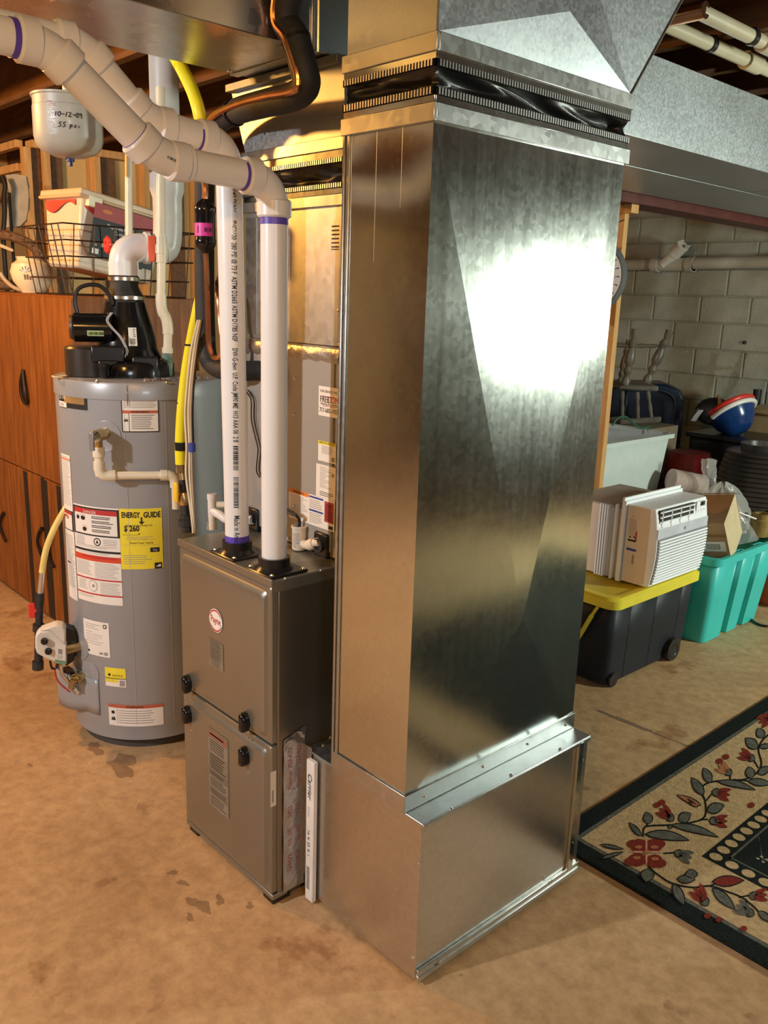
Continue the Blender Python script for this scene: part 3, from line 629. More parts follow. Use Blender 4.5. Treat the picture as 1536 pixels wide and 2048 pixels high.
# ------------------------------------------------------------------ yellow gas hoses, gas cock, wiring
g = [V((-2.05, .95, 2.36)), PY(340, 95, 1.18), PY(365, 140, 1.19), PY(388, 190, 1.20), PY(402, 245, 1.21), PY(412, 330, 1.26), PY(413, 450, 1.29), PY(408, 560, 1.28), PY(396, 620, 1.26), PY(382, 690, 1.25), PY(371, 760, 1.24), PY(364, 830, 1.23), PY(361, 890, 1.225), PY(362, 928, 1.225)]
t = thing('gas_hose', 'yellow flexible gas hose dropping beside the black lines to the furnace', 'hose', g[-1])
B().tube(crv(g, 8), .0165, 14).build('hose', yel, t, smooth=60)
for py in (690, 806): p = PY(382 if py < 700 else 366, py, 1.25 if py < 700 else 1.235); B().tube([p-Z_*.002, p+Z_*.003], .0185, 14).build('cable_tie', black, t)
p = PY(362, 892, 1.225); B().tube([p-Z_*.012, p+Z_*.012], .0175, 14).build('tape_wrap', black, t)
t = thing('gas_cock', 'brass gas valve with a yellow lever over black iron fittings by the furnace top', 'valve', PY(374, 1064, 1.20))
q = [PY(x, y, 1.225) for x, y in ((362, 926), (363, 945), (365, 960), (367, 985), (369, 1010), (371, 1030), (373, 1064))]
b = B(); b.tube([q[0], q[1]], .016, 6); b.tube([q[1], q[2]], .012, 14); b.build('flare_fitting', brass, t)
b = B(); b.tube([q[2], q[3]], .012, 14); b.build('nipple', iron, t)
b = B(); b.tube([q[3], q[3].lerp(q[4], .5), q[4]], [.014, .019, .014], 14); b.build('valve_body', brass, t)
b = B(); b.tube([q[4], q[5]], .012, 14); b.tube([q[5], q[5].lerp(q[6], .25)], .019, 8); b.tube([q[5].lerp(q[6], .25), q[5].lerp(q[6], .6)], .024, 8); b.tube([q[5].lerp(q[6], .6), q[6]], .017, 8); b.build('union', iron, t)
k = PY(352, 985, 1.20); B().obox(k, X_*.010, Y_*.005, Z_*.030).build('lever', mat('lever_yellow', (.85, .55, .03), .4), t, .005)
for i, (m, off) in enumerate(((mat('wire_white', (.75, .68, .52), .5), 0), (mat('wire_white', (.75, .68, .52)), 6), (mat('wire_tan', (.55, .42, .28), .5), 10), (black, 14))):
    pts = [(396+off*.6, 640), (382+off, 700), (374+off, 770), (370+off*1.1, 830), (373+off, 895), (372+off*1.2, 950), (380+off*.7, 1010), (385+off*.45, 1052), (386+off*.4, 1066)]
    w = tag(B().tube(crv([PY(a, e, 1.205+.004*i) for a, e in (pts if i < 3 else pts[:5])], 6), .0032 if i < 2 else .0025, 6).build('control_wire', m), ('thick cream thermostat wire hugging the yellow gas hose', 'second cream thermostat wire just right of the first beside the gas hose', 'thin tan wire hanging right of the cream wires by the gas hose', 'short black wire looping beside the yellow gas hose')[i], 'wire', 'wires along the gas hose')
b = B(); p = PY(384, 895, 1.205); B().tube([p-Z_*.012, p+Z_*.012], .010, 10).build('wire_wrap', inkb, w)
for i, off in enumerate((0, 6)):
    tag(B().tube(crv([PY(a+off, e, KY0-.012) for a, e in ((490, 780), (502, 800), (503, 840), (512, 880), (516, 900), (513, 940), (520, 955))], 6), .0018, 6).build('coil_wire', black), ('left', 'right')[i]+' one of two thin black wires on the coil cabinet front', 'wire', 'wires on the coil cabinet')
pp = [PY(385, 988, 1.45), PY(500, 980, 1.45)]
tag(B().tube([V((-2.36, 1.44, pp[0].z)), V((FX0-.002, 1.44, pp[1].z-.005))], .011, 14).build('gas_pipe', cpvc), 'short cream pipe running between heater and furnace behind the wires', 'pipe')
# ------------------------------------------------------------------ water heater
HC = V((-2.707, 1.356, 0)); HR = .271; HT = 1.253
def cylhit(px, py, r=HR):
    d = ray(px, py); a = d.x*d.x+d.y*d.y; ox, oy = CAMP.x-HC.x, CAMP.y-HC.y; b = 2*(ox*d.x+oy*d.y); c = ox*ox+oy*oy-r*r
    k = b*b-4*a*c; s_ = (-b-math.sqrt(max(0, k)))/(2*a); p = CAMP+d*s_; return math.atan2(p.y-HC.y, p.x-HC.x), p.z
def hp(a, z, r): return V((HC.x+r*math.cos(a), HC.y+r*math.sin(a), z))
tankm = mat('heater_grey', (.33, .345, .37), .34, .15, .03, 3, coat=.2)
t = thing('water_heater', 'tall grey cylindrical gas water heater covered in paper labels', 'water heater', HC)
B().lathe(HC, [(HR-.012, .035), (HR-.004, .04), (HR-.002, .085), (HR, .09), (HR, HT-.055)], 96, caps=(True, False)).build('tank', tankm, t)
B().lathe(HC, [(HR, HT-.056), (HR+.004, HT-.055), (HR+.004, HT-.012), (HR, HT-.003), (HR-.012, HT), (.02, HT+.002)], 96, caps=(False, True)).build('top_cap', tankm, t)
B().lathe(HC, [(HR-.03, 0), (HR-.03, .03), (HR-.01, .034), (HR-.01, .045)], 64).build('base_ring', mat('base_dark', (.06, .055, .05), .6), t)
a, z = cylhit(255, 1000); B().add([hp(a, z_, HR+.0012) for z_ in (.10, HT-.06)]+[hp(a+.006, z_, HR+.0012) for z_ in (HT-.06, .10)], [(0, 3, 2, 1)]).build('seam', mat('seam_grey', (.45, .45, .45), .4), t)
a, z = cylhit(335, 1000); B().add([hp(a, z_, HR+.0012) for z_ in (.10, HT-.06)]+[hp(a+.006, z_, HR+.0012) for z_ in (HT-.06, .10)], [(0, 3, 2, 1)]).build('seam', mat('seam_grey', (.45, .45, .45), .4), t)
for px, py in ((193, 763), (334, 765)): a, z = cylhit(px, py, HR+.004); screws(t, [hp(a, z, HR+.004)], V((math.cos(a), math.sin(a), 0)), .004)
b = B(); a, z = cylhit(253, 750)
for i in range(7): b.add([hp(a+random.uniform(-.012, .01), HT-.005-i*.009, HR+.0055), hp(a+.01, HT-.012-i*.009, HR+.0055), hp(a+.004, HT-.02-i*.009, HR+.0055)], [(0, 1, 2)])
b.build('rust_streak', mat('rust', (.16, .09, .05), .8), t, smooth=0)
def hlabel(px0, px1, py0, py1, fill, name='label', m=None, pyz=None):
    a0, zt = cylhit(px0, py0); a1, _ = cylhit(px1, py0); _, zb = cylhit(px0, py1); w = (a1-a0)*HR; h = zt-zb
    l = Lab(lambda u, v, lf: hp(a0+u/HR, zb+v, HR+.0006+lf), w, h, [m or paper], step=.012); fill(l, w, h); return l.build(name, t)
def warn(l, w, h):
    l.rect(0, 0, w, .003, ink); l.rect(0, h-.003, w, h, ink); l.rect(0, 0, .003, h, ink); l.rect(w-.003, 0, w, h, ink)
    l.lines(w*.06, h*.56, w*.94, h*.96, 11, inkg, .35, .2); l.rect(.003, h*.44, w-.003, h*.51, mat('ink_rust', (.50, .12, .06), .55)).text('WARNING', w*.5, h*.45, .011, ink)
    l.rect(w*.19, .003, w*.205, h*.44, ink)
    for i in range(6): l.poly([(w*.06+i*w*.018, h*.25), (w*.07+i*w*.018, h*(.34-.02*(i % 2))), (w*.08+i*w*.018, h*.25)], ink)
    l.lines(w*.26, h*.06, w*.92, h*.42, 8, ink, .3, .3)
hlabel(241, 316, 778, 864, warn)
def brand(l, w, h):
    gold = mat('gold_foil', (.75, .50, .22), .3, .7, .1); l.rect(0, h*.24, w*.90, h*.86, gold, .0014)
l = hlabel(128, 173, 772, 814, brand, 'brand_label', ink)
def brand2(l, w, h): l.rect(0, h*.55, w, h*.93, white).rect(0, h*.03, w, h*.25, white).text('Smith', w*.3, h*.66, .024, inkg, 'LEFT', shear=.2).text('25 VR', w*.1, h*.34, .018, white, 'LEFT').text('GAS', w*.2, h*.08, .014, inkg, 'LEFT')
hlabel(117, 131, 762, 812, brand2, 'brand_label', ink)
def energy(l, w, h):
    l.text('ENERGY', w*.265, h*.855, .026, ink, fit=w*.43, bold=.03).text('GUIDE', w*.765, h*.855, .026, ink, fit=w*.40, bold=.03)
    l.rect(w*.50, h*.78, w*.54, h*.86, ink).poly([(w*.45, h*.79), (w*.59, h*.79), (w*.52, h*.74)], ink)
    l.text('Estimated Yearly Energy Cost', w*.46, h*.715, .0088, ink, fit=w*.6).text('$ 260', w*.28, h*.635, .026, ink, fit=w*.36, bold=.03).rect(w*.06, h*.57, w*.45, h*.576, ink).poly([(w*.43, h*.60), (w*.48, h*.60), (w*.455, h*.575)], ink)
    l.lines(w*.15, h*.48, w*.85, h*.55, 3, inkg, .25, .3).text('Fixed Cost Yearly', w*.5, h*.425, .010, ink); l.rect(w*.04, h*.40, w*.96, h*.404, inkg)
    l.rect(w*.70, h*.28, w*.92, h*.355, ink).text('Yes', w*.81, h*.30, .010, white); l.lines(w*.05, h*.08, w*.75, h*.25, 5, inkg, .25, .3)
    l.rect(w*.79, h*.0, w*.97, h*.10, ink).poly([(w*.82, h*.03), (w*.90, h*.07), (w*.94, h*.07), (w*.94, h*.03)], white)
hlabel(238, 323, 1017, 1138, energy, 'energy_label', inky)
def big(l, w, h):
    l.rect(0, h*.70, w, h*.985, ink).rect(w*.04, h*.715, w*.96, h*.97, paper, .0012).rect(w*.04, h*.92, w*.96, h*.97, inkr, .0014).text('DANGER', w*.42, h*.927, .013, white, lift=.0018)
    for cx, cy, s_ in ((.13, .87, .04), (.26, .87, .055), (.29, .76, .05)):
        l.circ(w*cx, h*cy, w*s_, ink, .0015, 12, h*.022)
        for i in range(4): l.poly([(w*(cx-s_+.012+i*s_*.55), h*cy), (w*(cx-s_*.9+i*s_*.6), h*(cy+.05)), (w*(cx-s_*.6+i*s_*.55), h*cy)], ink, .0016)
    for i, n in enumerate((2, 2, 2, 2)):
        for k in range(2): l.rect(w*.46, h*(.895-i*.045-k*.016), w*(.9-.1*random.random()), h*(.903-i*.045-k*.016), ink, .0014)
    l.lines(w*.05, h*.60, w*.32, h*.69, 5, inkg, .3).circ(w*.56, h*.645, w*.075, ink, .0012, 20, w*.075).circ(w*.56, h*.645, w*.055, paper, .0014, 20, w*.055).poly([(w*.53, h*.63), (w*.59, h*.63), (w*.56, h*.67)], ink, .0016); l.lines(w*.68, h*.61, w*.95, h*.68, 4, inkg, .3)
    l.lines(w*.04, h*.575, w*.95, h*.605, 2, inkg, .3); l.rect(0, h*.535, w, h*.558, ink); l.lines(w*.1, h*.51, w*.9, h*.53, 2, inkg, .3)
    l.rect(0, h*.44, w, h*.50, mat('ink_flame', (.62, .06, .02), .55)).rect(w*.2, h*.472, w*.95, h*.495, inkr, .0013); l.lines(w*.03, h*.285, w*.42, h*.43, 10, inkg, .3); l.lines(w*.48, h*.27, w*.97, h*.43, 10, inkg, .3)
    l.rect(0, h*.245, w, h*.26, inkr); l.lines(w*.06, h*.13, w*.3, h*.235, 6, inkg, .3, .3).circ(w*.42, h*.18, w*.095, inkg, .0012, 20, w*.11).circ(w*.42, h*.18, w*.085, paper, .0014, 20, w*.10).circ(w*.43, h*.18, w*.03, inkg, .0016, 12); l.lines(w*.58, h*.10, w*.97, h*.23, 8, inkg, .3)
    l.rect(0, h*.085, w, h*.10, inkr); l.lines(w*.04, h*.05, w*.5, h*.075, 2, inkg, .3)
hlabel(147, 237, 1005, 1190, big, 'warning_label')
def side(l, w, h):
    l.rect(0, h*.70, w, h*.90, ink).rect(w*.05, h*.71, w*.9, h*.89, paper, .0012).rect(w*.05, h*.86, w*.9, h*.89, inkr, .0014).circ(w*.3, h*.83, w*.3, inkr, .0015, 12, h*.02); l.lines(w*.1, h*.12, w*.95, h*.66, 30, inkg, .3); l.rect(w*.1, h*.36, w*.5, h*.375, ink)
hlabel(128, 144.5, 995, 1180, side, 'warning_label')
def side2(l, w, h): l.lines(w*.05, h*.03, w*.95, h*.97, 26, inkg, .25); l.rect(0, h*.9, w, h*.93, inko)
hlabel(123, 139.5, 905, 1000, side2, 'rating_label')
def rate(l, w, h): l.lines(w*.1, h*.74, w*.7, h*.92, 3, inkg, .22, .4); l.circ(w*.86, h*.88, w*.07, ink, .0012, 14, w*.07).circ(w*.86, h*.88, w*.04, paper, .0014, 10); l.lines(w*.1, h*.3, w*.9, h*.7, 6, inkg, .18, .7); l.rect(w*.08, h*.08, w*.24, h*.14, ink); l.rect(w*.62, h*.06, w*.76, h*.12, inkg); l.rect(w*.8, h*.05, w*.92, h*.14, inkg)
hlabel(167, 217, 1235, 1302, rate, 'rating_label')
def small(l, w, h): l.rect(0, h*.45, w, h, inky).rect(0, h*.42, w, h*.46, ink).text('NOTICE', w*.62, h*.55, .010, ink).circ(w*.22, h*.62, w*.07, ink, .0012, 10).rect(0, h*.22, w*.62, h*.42, inky); l.lines(w*.05, h*.25, w*.6, h*.4, 2, inkg, .3); l.rect(w*.7, h*.05, w*.95, h*.36, inkg)
hlabel(210, 251, 1333, 1370, small, 'notice_label')
def low_(l, w, h): l.rect(0, h*.84, w, h, mat('ink_rust', (.5, .12, .06))).text('WARNING', w*.5, h*.86, .012, ink).circ(w*.09, h*.62, w*.035, ink, .0012, 10).poly([(w*.05, h*.25), (w*.07, h*.42), (w*.09, h*.33), (w*.11, h*.45), (w*.14, h*.25)], ink).rect(w*.17, h*.1, w*.175, h*.8, ink); l.lines(w*.2, h*.1, w*.95, h*.78, 6, inkg, .28)
hlabel(217, 326, 1406, 1448, low_, 'warning_label')
# relief valve escutcheon and drain escutcheon
for px, py, r in ((212, 872, .048), (180, 1345, .042), (160, 1290, .05)):
    a, z = cylhit(px, py)
    B().add([hp(a+r/HR*math.cos(2*math.pi*i/28), z+r*1.0*math.sin(2*math.pi*i/28), HR+.0022) for i in range(28)], [tuple(range(28))]).build('escutcheon', tankm, t, smooth=0)
    B().rings([[hp(a+q*r/HR*math.cos(2*math.pi*i/28), z+q*r*math.sin(2*math.pi*i/28), HR+h_) for i in range(28)] for q, h_ in ((1.0, .0), (1.0, .002), (.97, .0025))], (False, False)).build('escutcheon_rim', tankm, t)
def nrm(a): return V((math.cos(a), math.sin(a), 0))
a, z = cylhit(212, 866); n = nrm(a); p = hp(a, z, HR)
rv = B(); rv.tube([p, p+n*.035], .017, 14); rv.tube([p+n*.03, p+n*.075], [.020, .020], 8); rv = rv.build('relief_valve', brass, t)
q = p+n*.055; B().tube([q+Z_*.0+n*.005, q-Z_*.035], .014, 12).build('valve_outlet', brass, rv)
B().tube([p+n*.075, p+n*.09], [.019, .012], 12).build('valve_cap', screw, rv); B().obox(p+n*.095-Z_*.012, n*.004, n.cross(Z_)*.007, Z_*.028).build('test_lever', mat('steel_grey', (.4, .4, .42), .35, .9), rv, .002)
dp = thing('discharge_pipe', 'cream plastic discharge pipe elbowing across the front of the water heater', 'pipe', q-Z_*.16)
tn = V((-math.sin(a), math.cos(a), 0)); c1 = q-Z_*.125; a2, z2 = cylhit(352, 938); c2 = V((0, 0, 0))+PV(350, 939, (hp(a2, z2, HR+.04).x, hp(a2, z2, HR+.04).y)); c2.z = c1.z-.005
b = B(); b.tube([q-Z_*.03, c1-Z_*.0], .0135, 14); b.tube([q-Z_*.035, q-Z_*.065], .018, 14); b.tube([c1+Z_*.045, c1+Z_*.02], .0175, 14); b.build('drop', cpvc, dp)
d = (c2-c1).normalized()
b = B().tube(bez(c1+Z_*.025, c1-Z_*.002, c1+d*.03, 8), .017, 16); b.tube([c1+d*.028, c1+d*.045], .0178, 16); b.build('elbow', cpvc, dp)
B().tube([c1+d*.03, c2-d*.02], .0128, 16).build('run', cpvc, dp)
b = B().tube(bez(c2-d*.03, c2, c2-Z_*.03, 8), .0165, 16); b.tube([c2-d*.045, c2-d*.025], .0175, 16); b.tube([c2-Z_*.02, c2-Z_*.04], .0172, 16); b.build('elbow', cpvc, dp)
B().tube([c2-Z_*.03, c2-Z_*.11], .0128, 14).build('drop', cpvc, dp)
# drain valve
a, z = cylhit(168, 1352); n = nrm(a); p = hp(a, z, HR); b = B(); b.tube([p, p+n*.045], .014, 12); b.tube([p+n*.02, p+n*.032], .019, 8); dv = b.build('drain_valve', brass, t)
B().tube([p+n*.04, p+n*.05-Z_*.03], .011, 12).build('spout', brass, dv)
# burner access pocket
a0, zt = cylhit(134, 1387); a1, _ = cylhit(199, 1392); zb = .118; aL = cylhit(150, 1400)[0]
def pk(u, v): a = (aL-.24)+(a1+.0-(aL-.24))*u; return hp(a, zb+.002+(.130)*v, HR+.004+.05*math.sin(math.pi*min(1, u*1.15+.18))**.8*(1 if u < .999 else 0))
B().grid(pk, 16, 4).build('burner_cover', tankm, t, solid=.003)
B().box(hp(aL, 0, HR+.03).x-.03, hp(aL, 0, HR+.03).x+.03, hp(aL, 0, HR+.0).y-.03, hp(aL, 0, HR).y+.0, zb+.06, zb+.118).build('burner_opening', black, t)
# vent blower on top
def HV(px, py, k=0): return PV(px, py, (HC.x+.91*k, HC.y-.41*k))
RT = V((.447, .894, 0)); FW = V((.894, -.447, 0))     # right and toward the viewer
vb = B(); c = HV(255, 735); c.z = HT+.003
vb.lathe((c.x, c.y, HT+.002), [(.155, 0), (.155, .035), (.150, .045), (.115, .055), (.10, .085), (.095, .12), (.085, .16), (.07, .21), (.064, .235)], 40)
vb = vb.build('blower_housing', blackgl, t, smooth=45)
top = HV(255, 600); c0 = V((c.x, c.y, 0))
b = B(); b.lathe((c.x, c.y, HT+.235), [(.061, 0), (.061, .02), (.050, .04), (.046, .05), (.046, .085)], 32); b.build('rubber_boot', rubber, vb)
for zz, r in ((HT+.243, .063), (HT+.302, .0485)): B().lathe((c.x, c.y, zz), [(r, 0), (r+.002, .002), (r+.002, .012), (r, .014)], 32).build('hose_clamp', screw, vb)
m0 = HV(185, 655, .07); mm = m0-RT*.055; m1 = m0+RT*.06
b = B().tube([mm-RT*.006, mm, m1], [.038, .046, .046], 28); b.build('motor', blackgl, vb)
B().tube([mm-RT*.014, mm-RT*.005], [.035, .040], 28).build('motor_cap', mat('motor_brown', (.05, .035, .025), .4), vb)
def mlab(u, v, lf): aa = -.55+v/.046; return mm+RT*(.04+u)+FW*math.cos(aa)*(.0465+lf)+Z_*math.sin(aa)*(.0465+lf)
l = Lab(mlab, .05, .018, [mat('label_green', (.45, .62, .30), .5)], step=.02)
k = .004
while k < .046: w = random.uniform(.001, .003); l.rect(k, .004, k+w, .014, ink); k += w+random.uniform(.001, .003)
l.build('label', vb)
bx = HV(178, 715, .06); b = B()
b.lathe((bx.x, bx.y, HT+.003), [(.075, 0), (.075, .085), (.070, .092), (.02, .093)], 36); b.build('inlet_drum', mat('drum_brown', (.03, .022, .016), .35), vb)
b = B(); p = HV(215, 700, .12); b.obox((p.x, p.y, HT+.075), RT*.05, FW*.02, Z_*.025); b.obox((p.x, p.y, HT+.03), RT*.03, FW*.025, Z_*.027); b.build('control_box', black, vb, .005)
p = HV(290, 725, .10); B().obox((p.x, p.y, HT+.035), RT*.04, FW*.03, Z_*.032).build('bracket', black, vb, .004)
p = HV(207, 735, .16); B().lathe((p.x, p.y, HT+.004), [(.012, 0), (.014, .03), (.018, .032), (.018, .042), (.008, .045)], 16).build('switch_port', black, vb)
pts = [HV(x, y, .06) for x, y in ((160, 640), (150, 605), (155, 580), (175, 570), (200, 572), (218, 590), (225, 610))]; B().tube(crv(pts), .0065, 8).build('power_cord', black, vb)
for i in range(2):
    pts = [HV(x+i*3, y, .12) for x, y in ((222, 625), (213, 640), (222, 655), (240, 675), (252, 700), (250, 715 - i*4))]; B().tube(crv(pts), .0022, 6).build('sensor_wire', mat('wire_grey', (.45, .45, .47), .35), vb)
a_ = -math.atan2(.447, .894)
l = Lab(lambda u, v, lf: V((c.x, c.y, 0))+V((math.cos(a_+u/.105+.08), math.sin(a_+u/.105+.08), 0))*(.102+lf-.10*v)+Z_*(HT+.10+v), .028, .058, [paper], step=.01)
l.rect(.005, .006, .022, .024, inkg); l.lines(.016, .028, .025, .055, 5, ink, .4, .5); l.build('label', vb)
# white exhaust elbow and grey riser
vp = thing('heater_vent_pipe', 'white plastic elbow and riser carrying the heater exhaust from the blower', 'pipe', (c.x, c.y, HT+.31))
top0 = V((c.x, c.y, HT+.312)); up = V((c.x, c.y, HT+.41)); rt = HV(300, 527, -.02); rt.z = up.z+.005
dd = (V((rt.x, rt.y, 0))-V((c.x, c.y, 0))).normalized()
b = B().tube([top0, top0+Z_*.012], .044, 28); b.tube([top0+Z_*.008, top0+Z_*.05], .048, 28); b.tube(bez(top0+Z_*.045, up+Z_*.004, up+dd*.075, 12), .0455, 28); b.tube([up+dd*.07, up+dd*.085], .051, 28); b.build('elbow', pvc, vp)
far = PV(338, 527, (-2.60, 1.62)); far.z = up.z
b = B().tube([up+dd*.08, up+dd*.15], .042, 24); b.tube(bez(up+dd*.13, V((far.x, far.y, up.z)), V((far.x, far.y, up.z+.11)), 10), .047, 24); b.build('elbow', mat('grey_pvc', (.60, .60, .58), .35), vp)
x, y = far.x, far.y
b = B().tube([(x, y, up.z+.07), (x, y, up.z+.20)], .040, 24); b.tube([(x, y, up.z+.10), (x, y, up.z+.16), (x, y, up.z+.185), (x, y, up.z+.235)], [.047, .047, .055, .055], 24); b.build('reducer', MATS['grey_pvc'], vp)
B().tube([(x, y, up.z+.2), (x, y, CZ-.01)], .046, 24).build('riser', MATS['grey_pvc'], vp)
# cold water pipe with red lever, and hot water pipe with red handwheel
kx = 1.40
cw = thing('water_pipe', 'cream water pipe with an orange red lever dropping onto the heater top', 'pipe', HV(338, 722))
k0 = (-2.575, 1.47)
def KP(px, py): return PV(px, py, k0)
B().tube([KP(321, 175), KP(322, 480)], .0145, 16).build('upper_run', cpvc, cw)
b = B().tube([KP(322, 472), KP(322, 490)], .019, 16); b.tube([KP(322, 490), KP(322, 508)], .022, 16); b.tube([KP(322, 508), KP(323, 525)], .019, 16); b.build('ball_valve', cpvc, cw)
p = KP(304, 495); B().prism([p+RT*x_+Z_*z_ for x_, z_ in ((-.012, .035), (.012, .035), (.014, -.005), (.008, -.045), (-.010, -.045), (-.014, .0))], FW*.014).build('lever', mat('lever_red', (.72, .10, .03), .4), cw, .003)
b = B().tube([KP(323, 522), KP(322, 592)], .0145, 16); b.tube(bez(KP(322, 588), KP(321, 618), KP(328, 630), 6), .0175, 16); b.tube(bez(KP(328, 628), KP(336, 640), KP(336, 668), 6), .0175, 16); b.tube([KP(336, 660), KP(335, 705)], .0145, 16); b.tube([KP(335, 695), KP(335, 706)], .018, 16); b.build('offset', cpvc, cw)
p = KP(334, 706); e = V((p.x, p.y, HT+.003)); B().tube([p, p.lerp(e, .5), e], [.017, .019, .015], 10).build('corroded_nipple', mat('verdigris', (.35, .42, .38), .8, .3, .4, 40, .6, 60, col2=(.10, .20, .17)), cw)
hw = thing('water_pipe', 'cream water pipe with a red round handwheel, behind the blower elbow', 'pipe', PV(258, 500, (-2.9, 1.62)))
k1 = (-2.92, 1.62)
def KQ(px, py): return PV(px, py, k1)
b = B().tube([KQ(257, 200), KQ(258, 478)], .0135, 14); b.tube([KQ(258, 475), KQ(258, 505)], .018, 14); q = KQ(258, 505); b.tube([q, V((q.x, q.y, HT-.1))], .0135, 14); b.build('run', cpvc, hw)
p = KQ(258, 492); w = KQ(240, 492)+FW*.02; b = B().tube([p, w], .016, 12); b.ball(w, .021, n=14); b.tube([w, KQ(222, 491)+FW*.03], .007, 10); b.build('valve_stem', cpvc, hw)
w = KQ(216, 491)+FW*.034; ax = (w-p).normalized(); s1 = ax.orthogonal().normalized(); s2 = ax.cross(s1); b = B()
R = [[w+ax*h_+(s1*math.cos(2*math.pi*i/40)+s2*math.sin(2*math.pi*i/40))*(r_*(1+.07*math.cos(8*2*math.pi*i/40))) for i in range(40)] for r_, h_ in ((.010, -.008), (.026, -.006), (.031, 0), (.026, .006), (.012, .008), (.008, .004))]
b.rings(R); b.build('handwheel', redp, hw)
# expansion tank
ec = (-2.85, 1.275); e0 = PV(140, 318, ec); xt = thing('expansion_tank', 'cream expansion tank with handwritten date and pressure hanging near the ceiling', 'expansion tank', e0)
etm = mat('tank_cream', (.44, .42, .36), .35, 0, .04, 5, coat=.15); er = .106; zb = e0.z; zt = PV(140, 195, ec).z
B().lathe(e0, [(.008, 0), (.05, .006), (.085, .020), (.100, .038), (er, .06), (er, zt-zb-.036), (er-.002, zt-zb-.034), (er-.002, zt-zb-.008), (er+.003, zt-zb-.006), (er+.003, zt-zb), (.02, zt-zb+.01)], 56).build('shell', etm, xt)
b = B().tube([e0, e0-Z_*.008], .014, 14); b.tube([e0-Z_*.007, e0-Z_*.022], .0075, 10); b.build('valve_cap', mat('cap_blue', (.02, .03, .12), .4), xt)
B().tube([(e0.x, e0.y, zt+.005), (e0.x, e0.y, CZ-.002)], .012, 12).build('hanger_pipe', cpvc, xt)
ea = math.atan2(-e0.y, -e0.x)
lw = Lab(lambda u, v, lf: V((e0.x+(er+.0004+lf)*math.cos(ea+u/er), e0.y+(er+.0004+lf)*math.sin(ea+u/er), zb+v)), .1, .1, [ink], base=False, step=.01); lw.k = 1
def hand(strokes, u0, v0, s_, th=.0013):
    for st in strokes:
        for (x0, y0), (x1, y1) in zip(st[:-1], st[1:]):
            dx, dy = x1-x0, y1-y0; n = math.hypot(dx, dy) or 1; ox, oy = -dy/n*th, dx/n*th
            lw.poly([(u0+x0*s_-ox, v0+y0*s_-oy), (u0+x1*s_-ox, v0+y1*s_-oy), (u0+x1*s_+ox, v0+y1*s_+oy), (u0+x0*s_+ox, v0+y0*s_+oy)], ink, .001)
O = [(.5, 1), (.1, .7), (.0, .3), (.3, 0), (.6, .3), (.65, .75), (.5, 1)]
D = {'1': [[(.2, 0), (.5, 1)]], '0': [O], '-': [[(.1, .5), (.7, .5)]], '2': [[(.05, .8), (.4, 1), (.55, .7), (.0, 0), (.7, .05)]], '9': [[(.6, .6), (.2, .55), (.15, .9), (.55, .95), (.6, .6), (.55, -.1)]], '5': [[(.7, 1), (.2, .95), (.15, .6), (.5, .5), (.4, .1), (-.1, .0)]], 'p': [[(.15, .6), (.0, -.4)], [(.1, .5), (.5, .6), (.5, .2), (.1, .1)]], 's': [[(.5, .55), (.15, .5), (.45, .2), (.0, .05)]], 'i': [[(.2, .5), (.15, 0)], [(.25, .75), (.28, .78)]]}
for s_, u0, v0 in (('10-12-09', -.040, .108), ('55', -.028, .078), ('psi', .004, .078)):
    for i, ch in enumerate(s_): hand(D[ch], u0+i*(.0105 if '-' in s_ else .0125), v0, .0135)
o = lw.build('handwriting', xt); lw = Lab(lw.fn, .1, .1, [inkg], base=False, step=.01); lw.k = 1
for i in range(22): lw.rect(-.062+random.uniform(0, .008), .062+i*.0042, -.036+random.uniform(-.012, .004), .0635+i*.0042, inkg if i < 18 else mat('ink_faded', (.5, .2, .13), .6))
lw.build('faded_print', xt)
# gas control with its hose
gc = (hp(cylhit(152, 1290)[0], 0, HR+.075)); gk = (gc.x, gc.y)
gv = thing('gas_control', 'cream gas control box with black back plate low on the water heater', 'gas valve', PV(115, 1330, gk))
def GP(px, py, k=0): return PV(px, py, (gc.x+.91*k, gc.y-.41*k))
fr = [GP(x, y, .03) for x, y in ((70, 1272), (78, 1262), (100, 1262), (128, 1284), (133, 1290), (133, 1331), (118, 1328), (92, 1318), (74, 1308), (70, 1296))]
b = B().prism(fr, V((-.035, .055, .0))*.0+(-FW*.045+RT*.0)); b.build('front_cover', mat('control_cream', (.78, .74, .66), .4), gv, .006)
tp = [GP(x, y, .03) for x, y in ((78, 1262), (112, 1250), (126, 1253), (131, 1262), (131, 1290), (100, 1262))]
B().prism(tp, -FW*.05).build('top_cover', MATS['control_cream'], gv, .005)
b = B().prism([GP(x, y, .0) for x, y in ((112, 1250), (150, 1262), (156, 1276), (148, 1322), (131, 1334), (126, 1280))], -FW*.05); b.build('back_plate', black, gv, .004)
a, z = cylhit(158, 1292); n = nrm(a); B().tube([hp(a, z, HR-.005), hp(a, z, HR+.05)], .018, 12).build('mount_nipple', brass, gv)
l_ = [GP(110, 1326, .037), GP(131, 1330, .037), GP(131, 1290, .037), GP(110, 1286, .037)]
l = Lab(planef(l_[0], (l_[1]-l_[0]), (l_[3]-l_[0])), (l_[1]-l_[0]).length, (l_[3]-l_[0]).length, [paper]); w, h = l.w, l.h
l.rect(w*.3, h*.5, w*.7, h*.75, inkg).rect(0, 0, w, h*.2, mat('ink_green', (.2, .35, .22), .5)).lines(w*.2, h*.25, w*.8, h*.45, 3, inkg); l.build('label', gv)
for x, y in ((89, 1282), (97, 1302)): p = GP(x, y, .036); B().lathe(p, [(.012, 0), (.011, .008), (.007, .010)], 16, 0, FW).build('dial', black, gv)
